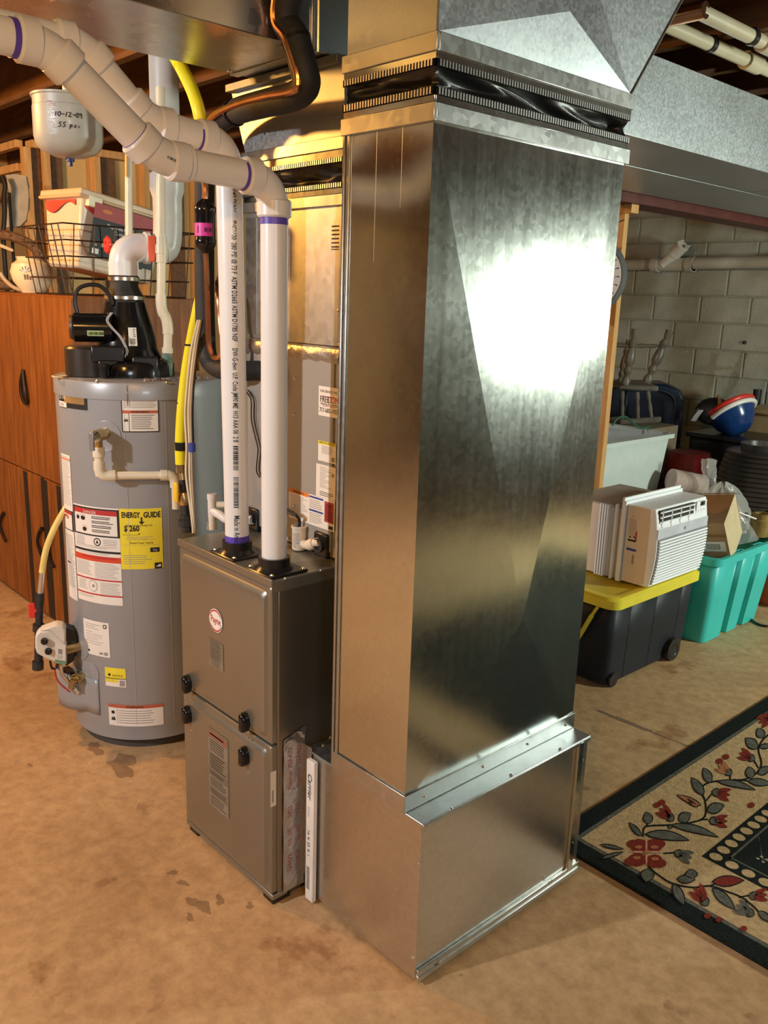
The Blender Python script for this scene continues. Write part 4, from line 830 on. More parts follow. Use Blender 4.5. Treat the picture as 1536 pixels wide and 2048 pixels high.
for i, m in enumerate((screw, mat('wire_red', (.5, .05, .03), .4), black)):
    pts = [GP(x, y, .02) for x, y in (((121, 1330), (126, 1350), (145, 1372), (157, 1386)), ((112, 1328), (110, 1345), (118, 1365), (140, 1384)), ((100, 1322), (104, 1336), (112, 1336), (114, 1328)))[i]]; B().tube(crv(pts), (.006, .0028, .004)[i], 8).build('lead', m, gv)
hz = [PV(x, y, (gc.x-.06, gc.y+.02)) for x, y in ((140, 1005), (128, 1022), (108, 1058), (92, 1100), (84, 1145))]
gh = thing('gas_hose', 'thin yellow gas hose arching from behind the heater to its control', 'hose', PV(78, 1330, (gc.x-.05, gc.y)))
B().tube(crv(hz), .0105, 12).build('hose', mat('yellow_hose_pale', (.85, .68, .22), .4), gh)
HQ = lambda x, y: PV(x, y, (gc.x-.06, gc.y+.02))
b = B().tube([HQ(84, 1145), HQ(80, 1188)], .0098, 14); b.build('corrugated_sleeve', tooth, gh)
b = B().tube([HQ(80, 1186), HQ(79, 1200), HQ(79, 1215), HQ(78, 1250)], [.013, .015, .012, .012], 12); b.build('fitting', iron, gh)
b = B().tube([HQ(78, 1248), HQ(77, 1335)], .014, 12); b.tube([HQ(77, 1248), HQ(77, 1262)], .019, 10); b.tube([HQ(76, 1322), HQ(76, 1338)], .019, 10); b.build('drip_leg', iron, gh)
p = HQ(64, 1221); B().obox(p, RT*.011, FW*.005, Z_*.026).build('shutoff_handle', redp, gh, .003)
B().obox(p+RT*.02, RT*.012, FW*.005, Z_*.006).build('handle_stem', redp, gh)
debris = B()
for i in range(60):
    a = random.uniform(-.6, .5); r = random.uniform(.17, .25); p = V((HC.x+r*math.cos(a+.2), HC.y+r*math.sin(a+.2), HT+.001)); s_ = random.uniform(.002, .006)
    debris.obox(p+Z_*s_*.4, X_*s_, Y_*s_*.6, Z_*s_*.4, random.randint(0, 1))
o = debris.build('corrosion_crumbs', [mat('crumb_grey', (.35, .33, .30), .8), mat('rust', (.16, .09, .05))], t, smooth=0); o['kind'] = 'stuff'
# ------------------------------------------------------------------ wooden cabinets and what stands on them
CY = 1.42; CT = 1.498
def cabinet(x0, x1, label, doors, handles, slots):
    t = thing('wooden_cabinet', label, 'cabinet', ((x0+x1)/2, CY+.27, 0))
    B().box(x0, x1, CY+.02, CY+.55, 0, CT).build('body', wood, t, .003)
    ds = []
    for (a, b_, z0, z1) in doors: ds.append(B().box(x0+(x1-x0)*a+.002, x0+(x1-x0)*b_-.002, CY, CY+.02, z0, z1).build('door', wood, t, .003))
    for (a, b_, z0, z1) in slots: B().box(a, b_, CY-.002, CY+.021, z0, z1).build('gap_strip', mat('gap_black', (.012, .009, .007), .6), t)
    for di, px, py, kind in handles:
        p = PY(px, py, CY); pts = []
        if kind == 'drop': pts = [(0, .085), (-.022, .03), (-.024, -.03), (.0, -.062), (.028, -.055), (.032, -.02), (.018, .03), (0, .085)]
        else: pts = [(.02, .075), (-.012, .045), (-.024, 0), (-.012, -.045), (.02, -.075)]
        B().tube(crv([V((p.x+u, CY-.016+.008*abs(v)/.08, p.z+v)) for u, v in pts], 6), .008, 8).build('handle', mat('handle_bronze', (.035, .022, .016), .35, .5), ds[di])
        B().cyl((p.x+pts[0][0], CY-.012, p.z+pts[0][1]*.9), (p.x+pts[0][0], CY+.001, p.z+pts[0][1]*.9), .005, n=8).build('handle_post', MATS['handle_bronze'], ds[di])
    return t
xs = lambda px, py: PY(px, py, CY).x
X1 = xs(36, 900)
cabinet(-5.0, X1-.002, 'brown wooden cabinet at the left edge with a curved bow handle low on its door', [(0, 1, .70, CT-.01), (0, 1, .03, .694)], [(1, 10, 1052, 'bow')], [])
cabinet(X1+.002, xs(140, 590), 'brown wooden cabinet with a teardrop handle, nearest the water heater', [(0, 1, .70, CT-.01), (0, .36, .03, .694), (.42, .80, .03, .694), (.86, 1, .03, .694)], [(0, 52, 778, 'drop'), (1, 86, 1085, 'bow'), (2, 106, 1100, 'bow')], [(xs(51, 1000), xs(58, 1000), .03, .69), (xs(86, 1000), xs(96, 1000), .03, .69), (xs(115, 1000), xs(122, 1000), .03, .69)])
XC = xs(140, 590)
# wire basket
t = thing('wire_basket', 'bronze wire basket holding the clear storage bin on the cabinet top', 'basket', (XC-.22, CY+.27, CT))
wirem = mat('wire_bronze', (.10, .06, .035), .35, .8, .2, 30)
bx0, bx1, by0, by1 = XC-.40, XC-.02, CY+.02, CY+.52
def rect_loop(f, z): w = f; return [(bx0-w, by0-w, z), (bx1+w, by0-w, z), (bx1+w, by1+w, z), (bx0-w, by1+w, z), (bx0-w, by0-w, z)]
def fl(z): return .045*(z-CT-.004)/.27
for z in (CT+.004, CT+.07, CT+.15, CT+.21, CT+.27):
    L_ = rect_loop(fl(z), z); B().tube([V(p) for q_ in range(4) for p in (L_[q_], V(L_[q_]).lerp(V(L_[q_+1]), .5))]+[V(L_[4])], .0032, 6).build('hoop', wirem, t)
for i in range(7):
    for a, c_ in (((bx0+(bx1-bx0)*i/6, by0), (0, -1)), ((bx1, by0+(by1-by0)*i/6), (1, 0))):
        B().tube([V((a[0], a[1], CT+.004)), V((a[0]+c_[0]*.045, a[1]+c_[1]*.045, CT+.27))], .0026, 6).build('upright', wirem, t)
# storage bin, tipped in the basket
t = thing('storage_bin', 'clear plastic storage bin with red contents leaning in the wire basket', 'storage bin', (XC-.2, CY+.3, CT+.02))
M_ = Matrix.Translation((XC-.04, CY+.04, CT+.115)) @ Matrix.Rotation(-.17, 4, 'X') @ Matrix.Rotation(.10, 4, 'Z')
clear = mat('clear_plastic', (.80, .66, .50), .3, 0, .05, 3, alpha=.93)
def tb(b): b.v = [M_ @ p for p in b.v]; return b
w, d, h = .30, .40, .27
bb = B().hexa([(-w+.03, .03, 0), (-.03, .03, 0), (-.03, d-.03, 0), (-w+.03, d-.03, 0)], [(-w, 0, h), (0, 0, h), (0, d, h), (-w, d, h)]); tb(bb).build('tub', clear, t, .012)
bb = B().box(-w-.015, .015, -.015, d+.015, h, h+.03); bb.box(-w-.02, .02, -.02, d+.02, h-.006, h+.008); tb(bb).build('lid', mat('lid_clear', (.72, .50, .30), .35, 0, .1, 4), t, .01)
bb = B().obox((.004, .05, h-.01), (.018, 0, 0), (0, .03, 0), (0, 0, .022)); tb(bb).build('lid_clip', mat('clip_cream', (.85, .75, .5), .4), t, .004)
redc = mat('red_cloth', (.60, .07, .04), .8, 0, .3, 8, .4, 12)
bb = B(); bb.grid(lambda u, v: V((-.012+.016*(1-(1-v)*.3), .02+(d-.06)*u*.75, h-.01-.05*(.4+.6*math.sin(u*5+.5)**2)*(1-v))), 16, 3); bb.grid(lambda u, v: V((-w+.02+(w-.06)*u, -.003, h-.01-.05*(1-v)*(.6+.4*math.sin(u*6)))), 10, 3); tb(bb).build('red_contents', redc, t)
o_ = M_ @ V((.002, .05, .045)); u_ = (M_ @ V((.002, .33, .045)))-o_; v_ = (M_ @ V((.010, .05, .25)))-o_
l = Lab(planef(o_+V((.012, 0, .01)), u_, v_), .29, .205, [ink]); w, h = .29, .205
l.rect(0, h*.72, w, h, mat('card_red', (.40, .03, .03), .5)).circ(w*.2, h*.88, .022, inko, .0012, 20, .008).text('Disposable Food Storage', w*.5, h*.60, .019, white, sx=.85).text('Container Set', w*.5, h*.50, .019, white, sx=.85).circ(w*.82, h*.56, .028, mat('card_gold', (.62, .48, .05), .5), .0012).text('50', w*.82, h*.52, .03, ink, sx=.7)
for i in range(9): l.rect(w*(.06+i*.10), h*.20, w*(.10+i*.10), h*(.24+.03*((i*7) % 6)), mat('card_photo', (.55, .40, .28), .5))
l.rect(w*.04, h*.05, w*.14, h*.15, white); l.build('product_card', t)
# ginger jar
p = V((XC-.36, CY+.10, CT+.001)); p = PY(66, 560, CY+.10); p.z = CT+.002
t = thing('ceramic_jar', 'cream ceramic jar with painted leaf motif at the basket corner', 'jar', p)
B().lathe(p, [(.05, 0), (.055, .01), (.085, .05), (.095, .09), (.085, .125), (.062, .142), (.066, .155), (.07, .157), (.055, .157), (.05, .12)], 32).build('body', mat('glaze_cream', (.80, .70, .48), .25, 0, .05, 6, coat=.4), t)
ja = math.atan2(-p.y, -p.x)
l = Lab(lambda u, v, lf: V((p.x+(.0955+lf)*math.cos(ja+u/.095)*(1-abs(v-.09)*2.2), p.y+(.0955+lf)*math.sin(ja+u/.095)*(1-abs(v-.09)*2.2), p.z+v)), .1, .1, [inkg], base=False); l.b.v = []; 
def jp(u, v, lf): r = .0965-abs(v-.09)**2*9; return V((p.x+r*math.cos(ja+u/.095), p.y+r*math.sin(ja+u/.095), p.z+v))
l = Lab(jp, .1, .1, [mat('glaze_brown', (.16, .10, .06), .4)], base=False); l.k = 1
for i in range(5): l.poly([(-.03, .085), (-.03+.03*math.cos(.4+i*.55), .085+.03*math.sin(.4+i*.55)), (-.03+.028*math.cos(.55+i*.55), .085+.028*math.sin(.55+i*.55))], 0)
for i in range(8): l.circ(-.035+.012*(i % 3), .06+.008*(i//3), .004, 0, .001, 8)
l.build('leaf_motif', t)
# round wicker tray, pale bentwood pieces, folded shade at the far left
p = PY(18, 560, CY+.22); p.z = CT+.002
t = thing('wicker_ring', 'brown studded wicker ring standing at the left end of the cabinet top', 'basket', p)
rc = PV(0, 520, (p.x, p.y)); rad = .20; wk = mat('wicker_brown', (.16, .08, .035), .6, 0, .3, 60, .5, 120)
b = B()
ring_ = [rc+V((.447, .894, 0))*rad*math.cos(2*math.pi*i/40)+Z_*(rad*.62*math.sin(2*math.pi*i/40)) for i in range(41)]
for pz in ring_: pz.z = max(pz.z, CT+.03)
b.tube(ring_, .026, 10); b.build('rim', wk, t)
for i in range(2, 19, 2): q_ = ring_[i]; B().ball(q_+V((.9, -.4, .1))*.026, .006, n=8).build('stud', screw, t)
b = B().tube(crv([PV(x, y, (p.x+.08, p.y-.04)) for x, y in ((0, 545), (10, 560), (28, 575), (50, 582))]), .010, 8); o1 = tag(b.build('bent_rod', mat('pale_wood', (.70, .52, .32), .5)), 'pale bent rod lying on the cabinet top beside the wicker ring', 'rod')
b = B().prism([PV(x, y, (p.x+.1, p.y)) for x, y in ((0, 487), (26, 498), (27, 503), (22, 503), (0, 494))], V((-.02, .01, 0))); tag(b.build('wooden_stick', MATS['pale_wood'], None, .002), 'short pale wooden stick tucked inside the wicker ring', 'stick')
p = PV(28, 440, (-4.7, 1.86)); t = thing('pleated_shade', 'folded grey beige pleated lampshade standing behind the wicker ring', 'lampshade', (p.x, p.y, CT+.002))
apx = PV(18, 385, (-4.7, 1.86)); fan = [PV(x, y, (-4.7, 1.86)) for x, y in ((12, 350), (30, 348), (52, 352), (56, 375), (57, 395), (56, 420), (52, 440), (40, 452), (25, 455), (12, 455))]
for k in range(len(fan)-1):
    B().prism([apx, fan[k], fan[k+1]], V((-.02, .012, 0))*(1 if k % 2 else 1.9)).build('pleat', mat('shade_linen', (.36, .32, .25), .8, 0, .1, 20), t)
q_ = apx.copy(); q_.z = CT+.002; B().tube([q_, apx], .008, 8).build('stem', black, t)
b = B().tube(crv([PV(x, y, (-4.66, 1.80)) for x, y in ((3, 352), (10, 370), (8, 395), (9, 430), (6, 470))]), .012, 8); b.tube([PV(6, 470, (-4.66, 1.80)), V((PV(6, 470, (-4.66, 1.80)).x, PV(6, 470, (-4.66, 1.80)).y, CT+.003))], .012, 8); tag(b.build('curved_handle', black), 'black curved handle standing left of the pleated shade', 'handle')
b = B(); pc = PY(108, 762-40, CY+.3)
# ------------------------------------------------------------------ rug
rx0, ry0, rx1, ry1, rz = -1.285, 1.873, .9, 4.9, .012
t = thing('area_rug', 'floral area rug with a dark green border lying beside the return box', 'rug', ((rx0+rx1)/2, (ry0+ry1)/2, 0))
pile = dict(rough=.95, var=.18, scale=140, bump=.5, bscale=260)
rdark = mat('rug_dark', (.016, .021, .020), .95, 0, .3, 140, .5, 260, spec=.05); rcream = mat('rug_cream', (.55, .39, .21), .95, 0, .14, 60, .5, 260, spec=.05)
rred = mat('rug_red', (.22, .035, .025), .95, 0, .2, 140, .5, 260, spec=.05); rgrey = mat('rug_grey', (.13, .13, .11), .95, 0, .25, 90, .5, 260, spec=.05); rrust = mat('rug_rust', (.42, .16, .06), .95, 0, .2, 140, .5, 260); rpink = mat('rug_pink', (.55, .30, .20), .95, 0, .15, 140)
B().box(rx0, rx1, ry0, ry1, 0, rz).build('pile', rdark, t, .003)
bw_ = .072; B().box(rx0+bw_, rx1-bw_, ry0+bw_, ry1-bw_, rz-.002, rz+.0015).build('cream_border', rcream, t)
b = B(); e_ = .0022
for (a, c_, dd_) in ((rx0+bw_-.014, ry0+bw_-.014, 0),): b.box(a, rx1-bw_+.014, c_, ry1-bw_+.014, rz-.002, rz+.0008)
b.build('border_line', rgrey, t)
def ZP(x, y, l): p = PZ(1100+.28385*x, 1400+.28385*y, rz+l); return p
ci = ZP(1070, 1105, 0); fx, fy = ci.x, ci.y
B().box(fx, rx1-(fx-rx0), fy, ry1-(fy-ry0), rz-.002, rz+.0025).build('field', rdark, t)
gap = .052
b = B(); x = fx+.028
k = 0
def dot(cx, cy, r, mi): b.add([V((cx+r*math.cos(2*math.pi*i/16), cy+r*math.sin(2*math.pi*i/16), rz+.0034)) for i in range(16)], [tuple(range(16))], mi)
while x < rx1-.3: dot(x, fy+.027, .018, 0); x += .0475
y = fy+.027+.0475
while y < ry1-.3: dot(fx+.027, y, .018, 0); y += .0475
b.build('bead_row', [rcream], t, smooth=0)
b = B(); b.box(fx+.054, fx+.060, fy+.054, ry1-.4, rz+.002, rz+.0032); b.box(fx+.054, rx1-.4, fy+.054, fy+.060, rz+.002, rz+.0032)
b.build('inner_line', rgrey, t)
b = B()
for i in range(9):
    for j in range(16):
        cx, cy = fx+.12+i*.11+(.055 if j % 2 else 0), fy+.12+j*.10
        if cx > rx1-.5 or cy > ry1-.5: continue
        for q_ in range(4): a = q_*math.pi/2+.6; b.add([V((cx+.012*math.cos(a)+.005*math.cos(2*math.pi*i_/8), cy+.012*math.sin(a)+.005*math.sin(2*math.pi*i_/8), rz+.0036)) for i_ in range(8)], [tuple(range(8))])
        b.add([(cx, cy-.0015, rz+.0034), (cx+.055, cy+.098, rz+.0034), (cx+.057, cy+.10, rz+.0034), (cx, cy+.0015, rz+.0034)], [(0, 1, 2, 3)])
        b.add([(cx, cy-.0015, rz+.0034), (cx-.055, cy+.098, rz+.0034), (cx-.057, cy+.10, rz+.0034), (cx, cy+.0015, rz+.0034)], [(3, 2, 1, 0)])
b.build('field_lattice', [mat('rug_olive', (.30, .27, .20), .95)], t, smooth=0)
MZ = [rred, rgrey, rdark, rrust, rpink]
pat = B()
def zpoly(pts, mi, l): pat.add([ZP(x, y, l) for x, y in pts], [tuple(range(len(pts)))], mi)
def leaf(x0, y0, x1, y1, w, mi=1, bend=0, out=True):
    dx, dy = x1-x0, y1-y0; n = math.hypot(dx, dy); ox, oy = -dy/n, dx/n
    def sh(w_, k0, k1):
        up, dn = [], []
        for i in range(9):
            s_ = k0+(k1-k0)*i/8; e = math.sin(math.pi*(i/8))**.75*w_*(1.15-.4*i/8); cb = bend*math.sin(math.pi*s_)
            up.append((x0+dx*s_+ox*(e+cb), y0+dy*s_+oy*(e+cb))); dn.append((x0+dx*s_+ox*(-e+cb), y0+dy*s_+oy*(-e+cb)))
        return up+dn[::-1][1:-1]
    if out: zpoly(sh(w+9, -.06, 1.06), 2, .0030)
    zpoly(sh(w, 0, 1), mi, .0034)
def stem(pts, w=6, mi=2):
    q = crv([V((x, y, 0)) for x, y in pts], 5)
    for a, e in zip(q[:-1], q[1:]):
        d = (e-a).normalized(); o = V((-d.y, d.x, 0))*w; zpoly([(p.x, p.y) for p in (a-o, e-o+d*3, e+o+d*3, a+o)], mi, .0026)
def zcirc(x, y, r, mi, l=.0036, ry=None): zpoly([(x+r*math.cos(i*.5236), y+(ry or r)*math.sin(i*.5236)) for i in range(12)], mi, l)
def bud(x, y, a, s_=1.0, mi=0):
    c, q = math.cos(a), math.sin(a); T = lambda u, v: (x+(u*c-v*q)*s_, y+(u*q+v*c)*s_)
    for v in (-34, 0, 34): p, r_ = T(0, v*.2), T(105, v*1.25); leaf(*p, *r_, 20*s_, mi, out=False)
    p, r_ = T(-28, 0), T(45, 0); leaf(*p, *r_, 24*s_, 1, out=True)
def corner_flower(x, y):
    for (a, e) in ((-70, -45), (70, -45), (-85, 55), (75, 65)):
        zcirc(x+a*.75, y+e, 62, 0, .0033, 48); zcirc(x+a*1.35, y+e*1.25, 40, 0, .0035, 30); zcirc(x+a*.8, y+e*.75, 28, 3, .0042, 12)
    for (a, e) in ((-25, 0), (25, 0), (0, -20), (0, 20)): leaf(x, y, x+a*5, y+e*5, 7, 4, 0, False)
    zcirc(x, y, 20, 3, .0044, 16)
stem([(655, 965), (665, 900), (720, 885), (850, 880), (980, 865), (1070, 840), (1100, 790), (1090, 700), (1060, 640), (1100, 590), (1190, 570), (1280, 570), (1400, 550), (1470, 500), (1490, 440), (1470, 350), (1500, 280), (1560, 230)])
stem([(690, 1170), (760, 1230), (860, 1290), (1000, 1320), (1130, 1310), (1250, 1350), (1350, 1390), (1440, 1460), (1500, 1530), (1560, 1580)])
stem([(680, 890), (690, 850)], 5); stem([(1100, 710), (1150, 650)], 5); stem([(1050, 845), (1110, 840)], 5); stem([(1270, 560), (1270, 530)], 5); stem([(1470, 480), (1440, 430)], 5); stem([(1010, 1320), (1060, 1380)], 5); stem([(800, 1080), (880, 1075)], 5); stem([(1380, 1400), (1390, 1490)], 5); stem([(1100, 780), (1170, 770)], 5); stem([(1290, 560), (1400, 570)], 5); stem([(1120, 1310), (1180, 1290)], 5); stem([(1330, 1390), (1430, 1370)], 5)
corner_flower(680, 1070)
for a in ((360, 1020, 515, 1050, 9), (365, 1115, 515, 1070, 9), (640, 955, 560, 865, 16), (700, 870, 680, 790, 30), (680, 945, 970, 985, 30, 1, -12), (860, 880, 1175, 960, 24, 1, -12), (850, 880, 845, 910, 10), (1080, 665, 1000, 550, 28), (1130, 580, 1085, 480, 28), (910, 850, 990, 800, 34), (1110, 780, 1225, 740, 34), (1190, 575, 1440, 630, 20, 1, -10), (1420, 550, 1400, 470, 30), (1400, 570, 1560, 590, 22), (1460, 340, 1380, 270, 32), (1500, 265, 1465, 200, 28), (1470, 520, 1550, 470, 24), (1480, 330, 1560, 320, 14), (690, 1190, 680, 1280, 45), (1000, 1260, 990, 1190, 40), (900, 1260, 1020, 1265, 26, 1), (870, 1300, 945, 1440, 30), (1150, 1330, 1300, 1470, 32), (1150, 1280, 1360, 1270, 34, 0), (1470, 1490, 1560, 1560, 22), (1060, 740, 900, 670, 16, 3), (1040, 750, 960, 690, 14, 3)): leaf(*a)
for a in ((1170, 650, .2), (1150, 850, .05), (850, 830, -2.4), (1260, 510, -2.5, .9, 3), (1420, 410, -2.7, .9), (905, 1080, .35, 1, 1), (1090, 1420, -2.2, 1.2), (1430, 1380, -.1), (1410, 1500, -2.6, 1.1, 1), (1560, 110, 2.6)): bud(*a)
for x, y in ((1110, 1520), (1190, 1545), (1365, 1610), (1240, 400), (1195, 430), (790, 720), (755, 740), (1420, 740)): zcirc(x, y, 24, 0, .0036, 20)
pat.build('floral_pattern', MZ, t, smooth=0)['kind'] = 'stuff'
# more of the same border further along the rug
far_ = B(); far_.v = [p+V((0, 1.35, 0)) for p in pat.v if True]; far_.f = list(pat.f); far_.m = list(pat.m)
keep = [i for i, f in enumerate(far_.f) if all(far_.v[k].x < fx-.02 and far_.v[k].y < ry1-.08 for k in f)]
far_.f = [far_.f[i] for i in keep]; far_.m = [far_.m[i] for i in keep]; far_.build('floral_pattern', MZ, t, smooth=0)['kind'] = 'stuff'
# ------------------------------------------------------------------ black tote with yellow lid
TX, TYa, TYb, TH = -1.745, 2.872, 3.53, .375
t = thing('storage_tote', 'black wheeled tote with yellow lid and handle under the air conditioner', 'storage tote', (TX-.24, (TYa+TYb)/2, 0))
tot = mat('tote_black', (.015, .018, .024), .5, 0, .08, 10, spec=.25)
def tub(x0, x1, y0, y1, z0, z1, tap, ribs, dep, m, parent, name='tub', th=.004):
    """open-topped tapered tub with vertical ribs on the +x side"""
    def ringpts(k):
        s_ = tap*(1-k); X0, X1, Y0, Y1 = x0+s_, x1-s_, y0+s_, y1-s_; r = .035; pts = []
        for cx, cy, a in ((X1-r, Y0+r, -90), (X1-r, Y1-r, 0), (X0+r, Y1-r, 90), (X0+r, Y0+r, 180)):
            c_ = [(cx+r*math.cos(math.radians(a+90*i/5)), cy+r*math.sin(math.radians(a+90*i/5))) for i in range(6)]
            if a == 0:
                L0, L1 = Y0+r, Y1-r
                for f0, f1 in ribs:
                    ya, yb = L0+(L1-L0)*f0, L0+(L1-L0)*f1; pts += [(X1, ya), (X1-dep, ya+.004), (X1-dep, yb-.004), (X1, yb)]
            pts += c_
        return pts
    R = [[V((x, y, z0+(z1-z0)*k)) for x, y in ringpts(k)] for k in (0, .04, .5, 1)]
    return B().rings(R, (True, False)).build(name, m, parent, smooth=25, solid=th)
tub(TX-.47, TX, TYa, TYb, .012, TH, .018, [(.16, .168), (.50, .508), (.86, .868)], .006, tot, t)
b = B(); x0, x1, y0, y1 = TX-.49, TX+.02, TYa-.02, TYb+.02
def rrect(x0, x1, y0, y1, r, z): return [V((cx+r*math.cos(math.radians(a+90*i/5)), cy+r*math.sin(math.radians(a+90*i/5)), z)) for cx, cy, a in ((x1-r, y0+r, -90), (x1-r, y1-r, 0), (x0+r, y1-r, 90), (x0+r, y0+r, 180)) for i in range(6)]
b.rings([rrect(x0, x1, y0, y1, .05, TH-.022), rrect(x0, x1, y0, y1, .05, TH+.012), rrect(x0+.012, x1-.012, y0+.012, y1-.012, .045, TH+.022), rrect(x0+.045, x1-.045, y0+.045, y1-.045, .04, TH+.022), rrect(x0+.055, x1-.055, y0+.055, y1-.055, .04, TH+.014)])
b.build('lid', mat('tote_yellow', (.78, .66, .05), .4, 0, .04), t)
p = [PY(x, y, TYa-.012) for x, y in ((1196, 1213), (1183, 1232), (1160, 1270), (1152, 1280))]
B().tube(crv(p), [.007]*8+[.010]*17, 8).build('handle', MATS['tote_yellow'], t)
w = PX(1349, 1277, TX+.006); B().lathe((TX-.02, w.y, .052), [(.045, 0), (.052, .006), (.052, .03), (.03, .032), (.02, .026)], 24, 0, (1, 0, 0)).build('wheel', black, t)
B().lathe((TX-.02, TYa+.06, .03), [(.02, 0), (.03, .006), (.03, .016), (.01, .018)], 14, 0, (1, 0, 0)).build('foot', black, t)
for y in (TYa+.06, TYb-.08): B().box(TX-.42, TX-.35, y, y+.04, 0, .014).build('foot', black, t)
# ------------------------------------------------------------------ window air conditioner
az0 = TH+.023
ya, yb = 3.085, 3.52; ax1 = -1.745
t = thing('air_conditioner', 'white window air conditioner with louvred front resting on the yellow lid', 'air conditioner', (-1.95, 3.3, az0))
acw = mat('ac_white', (.88, .90, .93), .4, 0, .02); acs = mat('ac_warm_shade', (.66, .58, .50), .5, 0, .03); acg = mat('ac_grey', (.55, .58, .64), .4)  # the side tone has the warm shade of the left face put in
acz = .735
b = B(); n = 10
R = []
for i in range(n+1):
    z = az0+.006+(acz-az0-.006)*i/n; bul = .03*math.sin(math.pi*(.12+.8*i/n)); R.append([V((ax1-.11, ya, z)), V((ax1+bul-.02, ya, z)), V((ax1+bul, ya+.012, z)), V((ax1+bul, yb-.012, z)), V((ax1+bul-.02, yb, z)), V((ax1-.11, yb, z))])
b.rings(R); b.build('front_housing', acw, t, .003)
B().box(ax1-.112, ax1-.005, ya-.0015, ya, az0+.01, acz-.004).build('front_side', acs, t)  # thin sheet tints the shaded side of the white housing
B().box(-2.17, ax1-.11, ya+.015, yb-.01, az0, acz-.03).build('rear_casing', acs, t, .004)
B().box(-2.17, ax1-.02, ya+.012, yb-.008, acz-.03, acz-.022).build('top_sheet', mat('ac_top', (.42, .37, .33), .5, .3), t, .002)
b = B(); b.box(ax1-.135, ax1-.115, ya-.012, yb+.008, az0+.002, acz+.012); b.box(ax1-.17, ax1-.16, ya-.006, ya+.015, az0, acz-.01); b.build('side_rail', acw, t, .002)
for k in range(4): B().box(ax1-.205-k*.012, ax1-.199-k*.012, ya-.01, ya+.01, az0+.004, acz-.02).build('curtain_fold', acw, t)
B().box(ax1-.135, ax1-.125, ya-.01, yb+.006, acz-.01, acz+.025).build('top_rail', acw, t, .001)
def face(zf): return ax1+.03*math.sin(math.pi*(.12+.8*zf))
B().grid(lambda u, v: V((face(.03+.58*v)+.0022, ya+.016+(yb-ya-.032)*u, az0+.006+(acz-az0)*(.03+.58*v))), 2, 16).build('intake_backing', mat('intake_grey', (.20, .21, .24), .5), t)
n = 15
for i in range(n):
    f = .045+.575*i/n; z = az0+.006+(acz-az0)*f; xx = face(f)
    B().obox((xx+.002, (ya+yb)/2, z), (.006, 0, 0), (0, (yb-ya)/2-.022, 0), (-.0015, 0, .0030)).build('louvre', acw, t)
z = az0+.006+(acz-az0)*.67; B().box(face(.67)-.01, face(.67)+.002, ya+.012, yb-.012, z-.022, z+.022).build('band', acg, t, .002)
B().lathe((face(.67)+.002, ya+(yb-ya)*.52, z), [(.008, 0), (.007, .001)], 16, 0, X_).build('round_logo', mat('logo_grey', (.2, .22, .25), .4), t)
zg = az0+.006+(acz-az0)*.84; g = B().box(face(.84)-.014, face(.84)+.0015, ya+.028, ya+(yb-ya)*.70, zg-.042, zg+.04).build('air_outlet', mat('grille_dark', (.015, .015, .016), .5), t, .002)
for i in range(4): B().obox((face(.84)+.004, ya+.028+((yb-ya)*.70-.028)/2, zg-.03+i*.021), (.002, 0, 0), (0, ((yb-ya)*.70-.028)/2, 0), (0, 0, .0028)).build('vane', acw, g)
for i in range(4): B().obox((face(.84)+.004, ya+.045+i*.072, zg), (.002, 0, 0), (0, .0022, 0), (0, 0, .038)).build('vane', acw, g)
l = Lab(planef((face(.84)+.001, ya+(yb-ya)*.745, zg-.045), Y_, Z_), .085, .085, [acw]); l.rect(.03, .062, .07, .082, ink).rect(.04, .068, .05, .077, white)
for i in range(3):
    for j in range(3): l.rect(.008+i*.026, .006+j*.018, .022+i*.026, .010+j*.018, acg)
l.build('control_panel', t)
l = Lab(planef((face(.07)+.002, yb-.04, az0+.02), Y_, Z_), .012, .02, [ink]); l.build('corner_mark', t)
l = Lab(planef((ax1-.10, ya-.0018, az0+.06), X_, Z_), .05, .25, [acs], base=False); l.k = 1
l.lines(.002, .15, .04, .22, 8, inkg, .3).rect(.0, .085, .045, .095, inkb).rect(.03, .03, .038, .07, inkg).rect(.002, .125, .04, .133, ink).circ(.012, .143, .004, ink).circ(.03, .145, .004, ink).rect(.035, .13, .042, .17, inkr).text('LG', .018, .228, .009, inkg); l.build('rating_print', t)
b = B()
for i in range(20): b.box(-2.172, -2.169, ya+.03+i*.019, ya+.036+i*.019, az0+.03, acz-.06)
o = b.build('condenser_fins', black, t)
o = B().box(-2.15, -2.05, ya+.013, ya+.0155, az0+.03, acz-.05).build('vent_slots', mat('grille_dark', (.015, .015, .016)), t)
# ------------------------------------------------------------------ teal tub with cardboard box and plastic bag
t = thing('storage_tub', 'open teal plastic storage tub overflowing with a cardboard box and plastic wrap', 'storage tub', (-1.95, 3.95, 0))
teal = mat('teal_plastic', (.04, .50, .46), .45, 0, .03, 6)
ty0, ty1, tzt = 3.62, 4.27, .435
tub(-2.13, -1.70, ty0, ty1, .002, tzt, .045, [(.26, .40), (.60, .74)], .022, teal, t)
b = B(); r1 = rrect(-2.15, -1.685, ty0-.015, ty1+.015, .05, tzt-.035); r2 = rrect(-2.15, -1.685, ty0-.015, ty1+.015, .05, tzt); r3 = rrect(-2.125, -1.705, ty0+.008, ty1-.008, .04, tzt); r4 = rrect(-2.13, -1.71, ty0+.004, ty1-.004, .04, tzt-.035)
b.rings([r1, r2, r3, r4], (False, False)); b.build('rim', teal, t)
card = mat('cardboard', (.40, .25, .13), .85, 0, .06, 20, .1, 80); card2 = mat('cardboard_pale_lit', (.55, .43, .26), .85, 0, .05, 20)  # the paler copy carries the light on the carton's right-hand faces
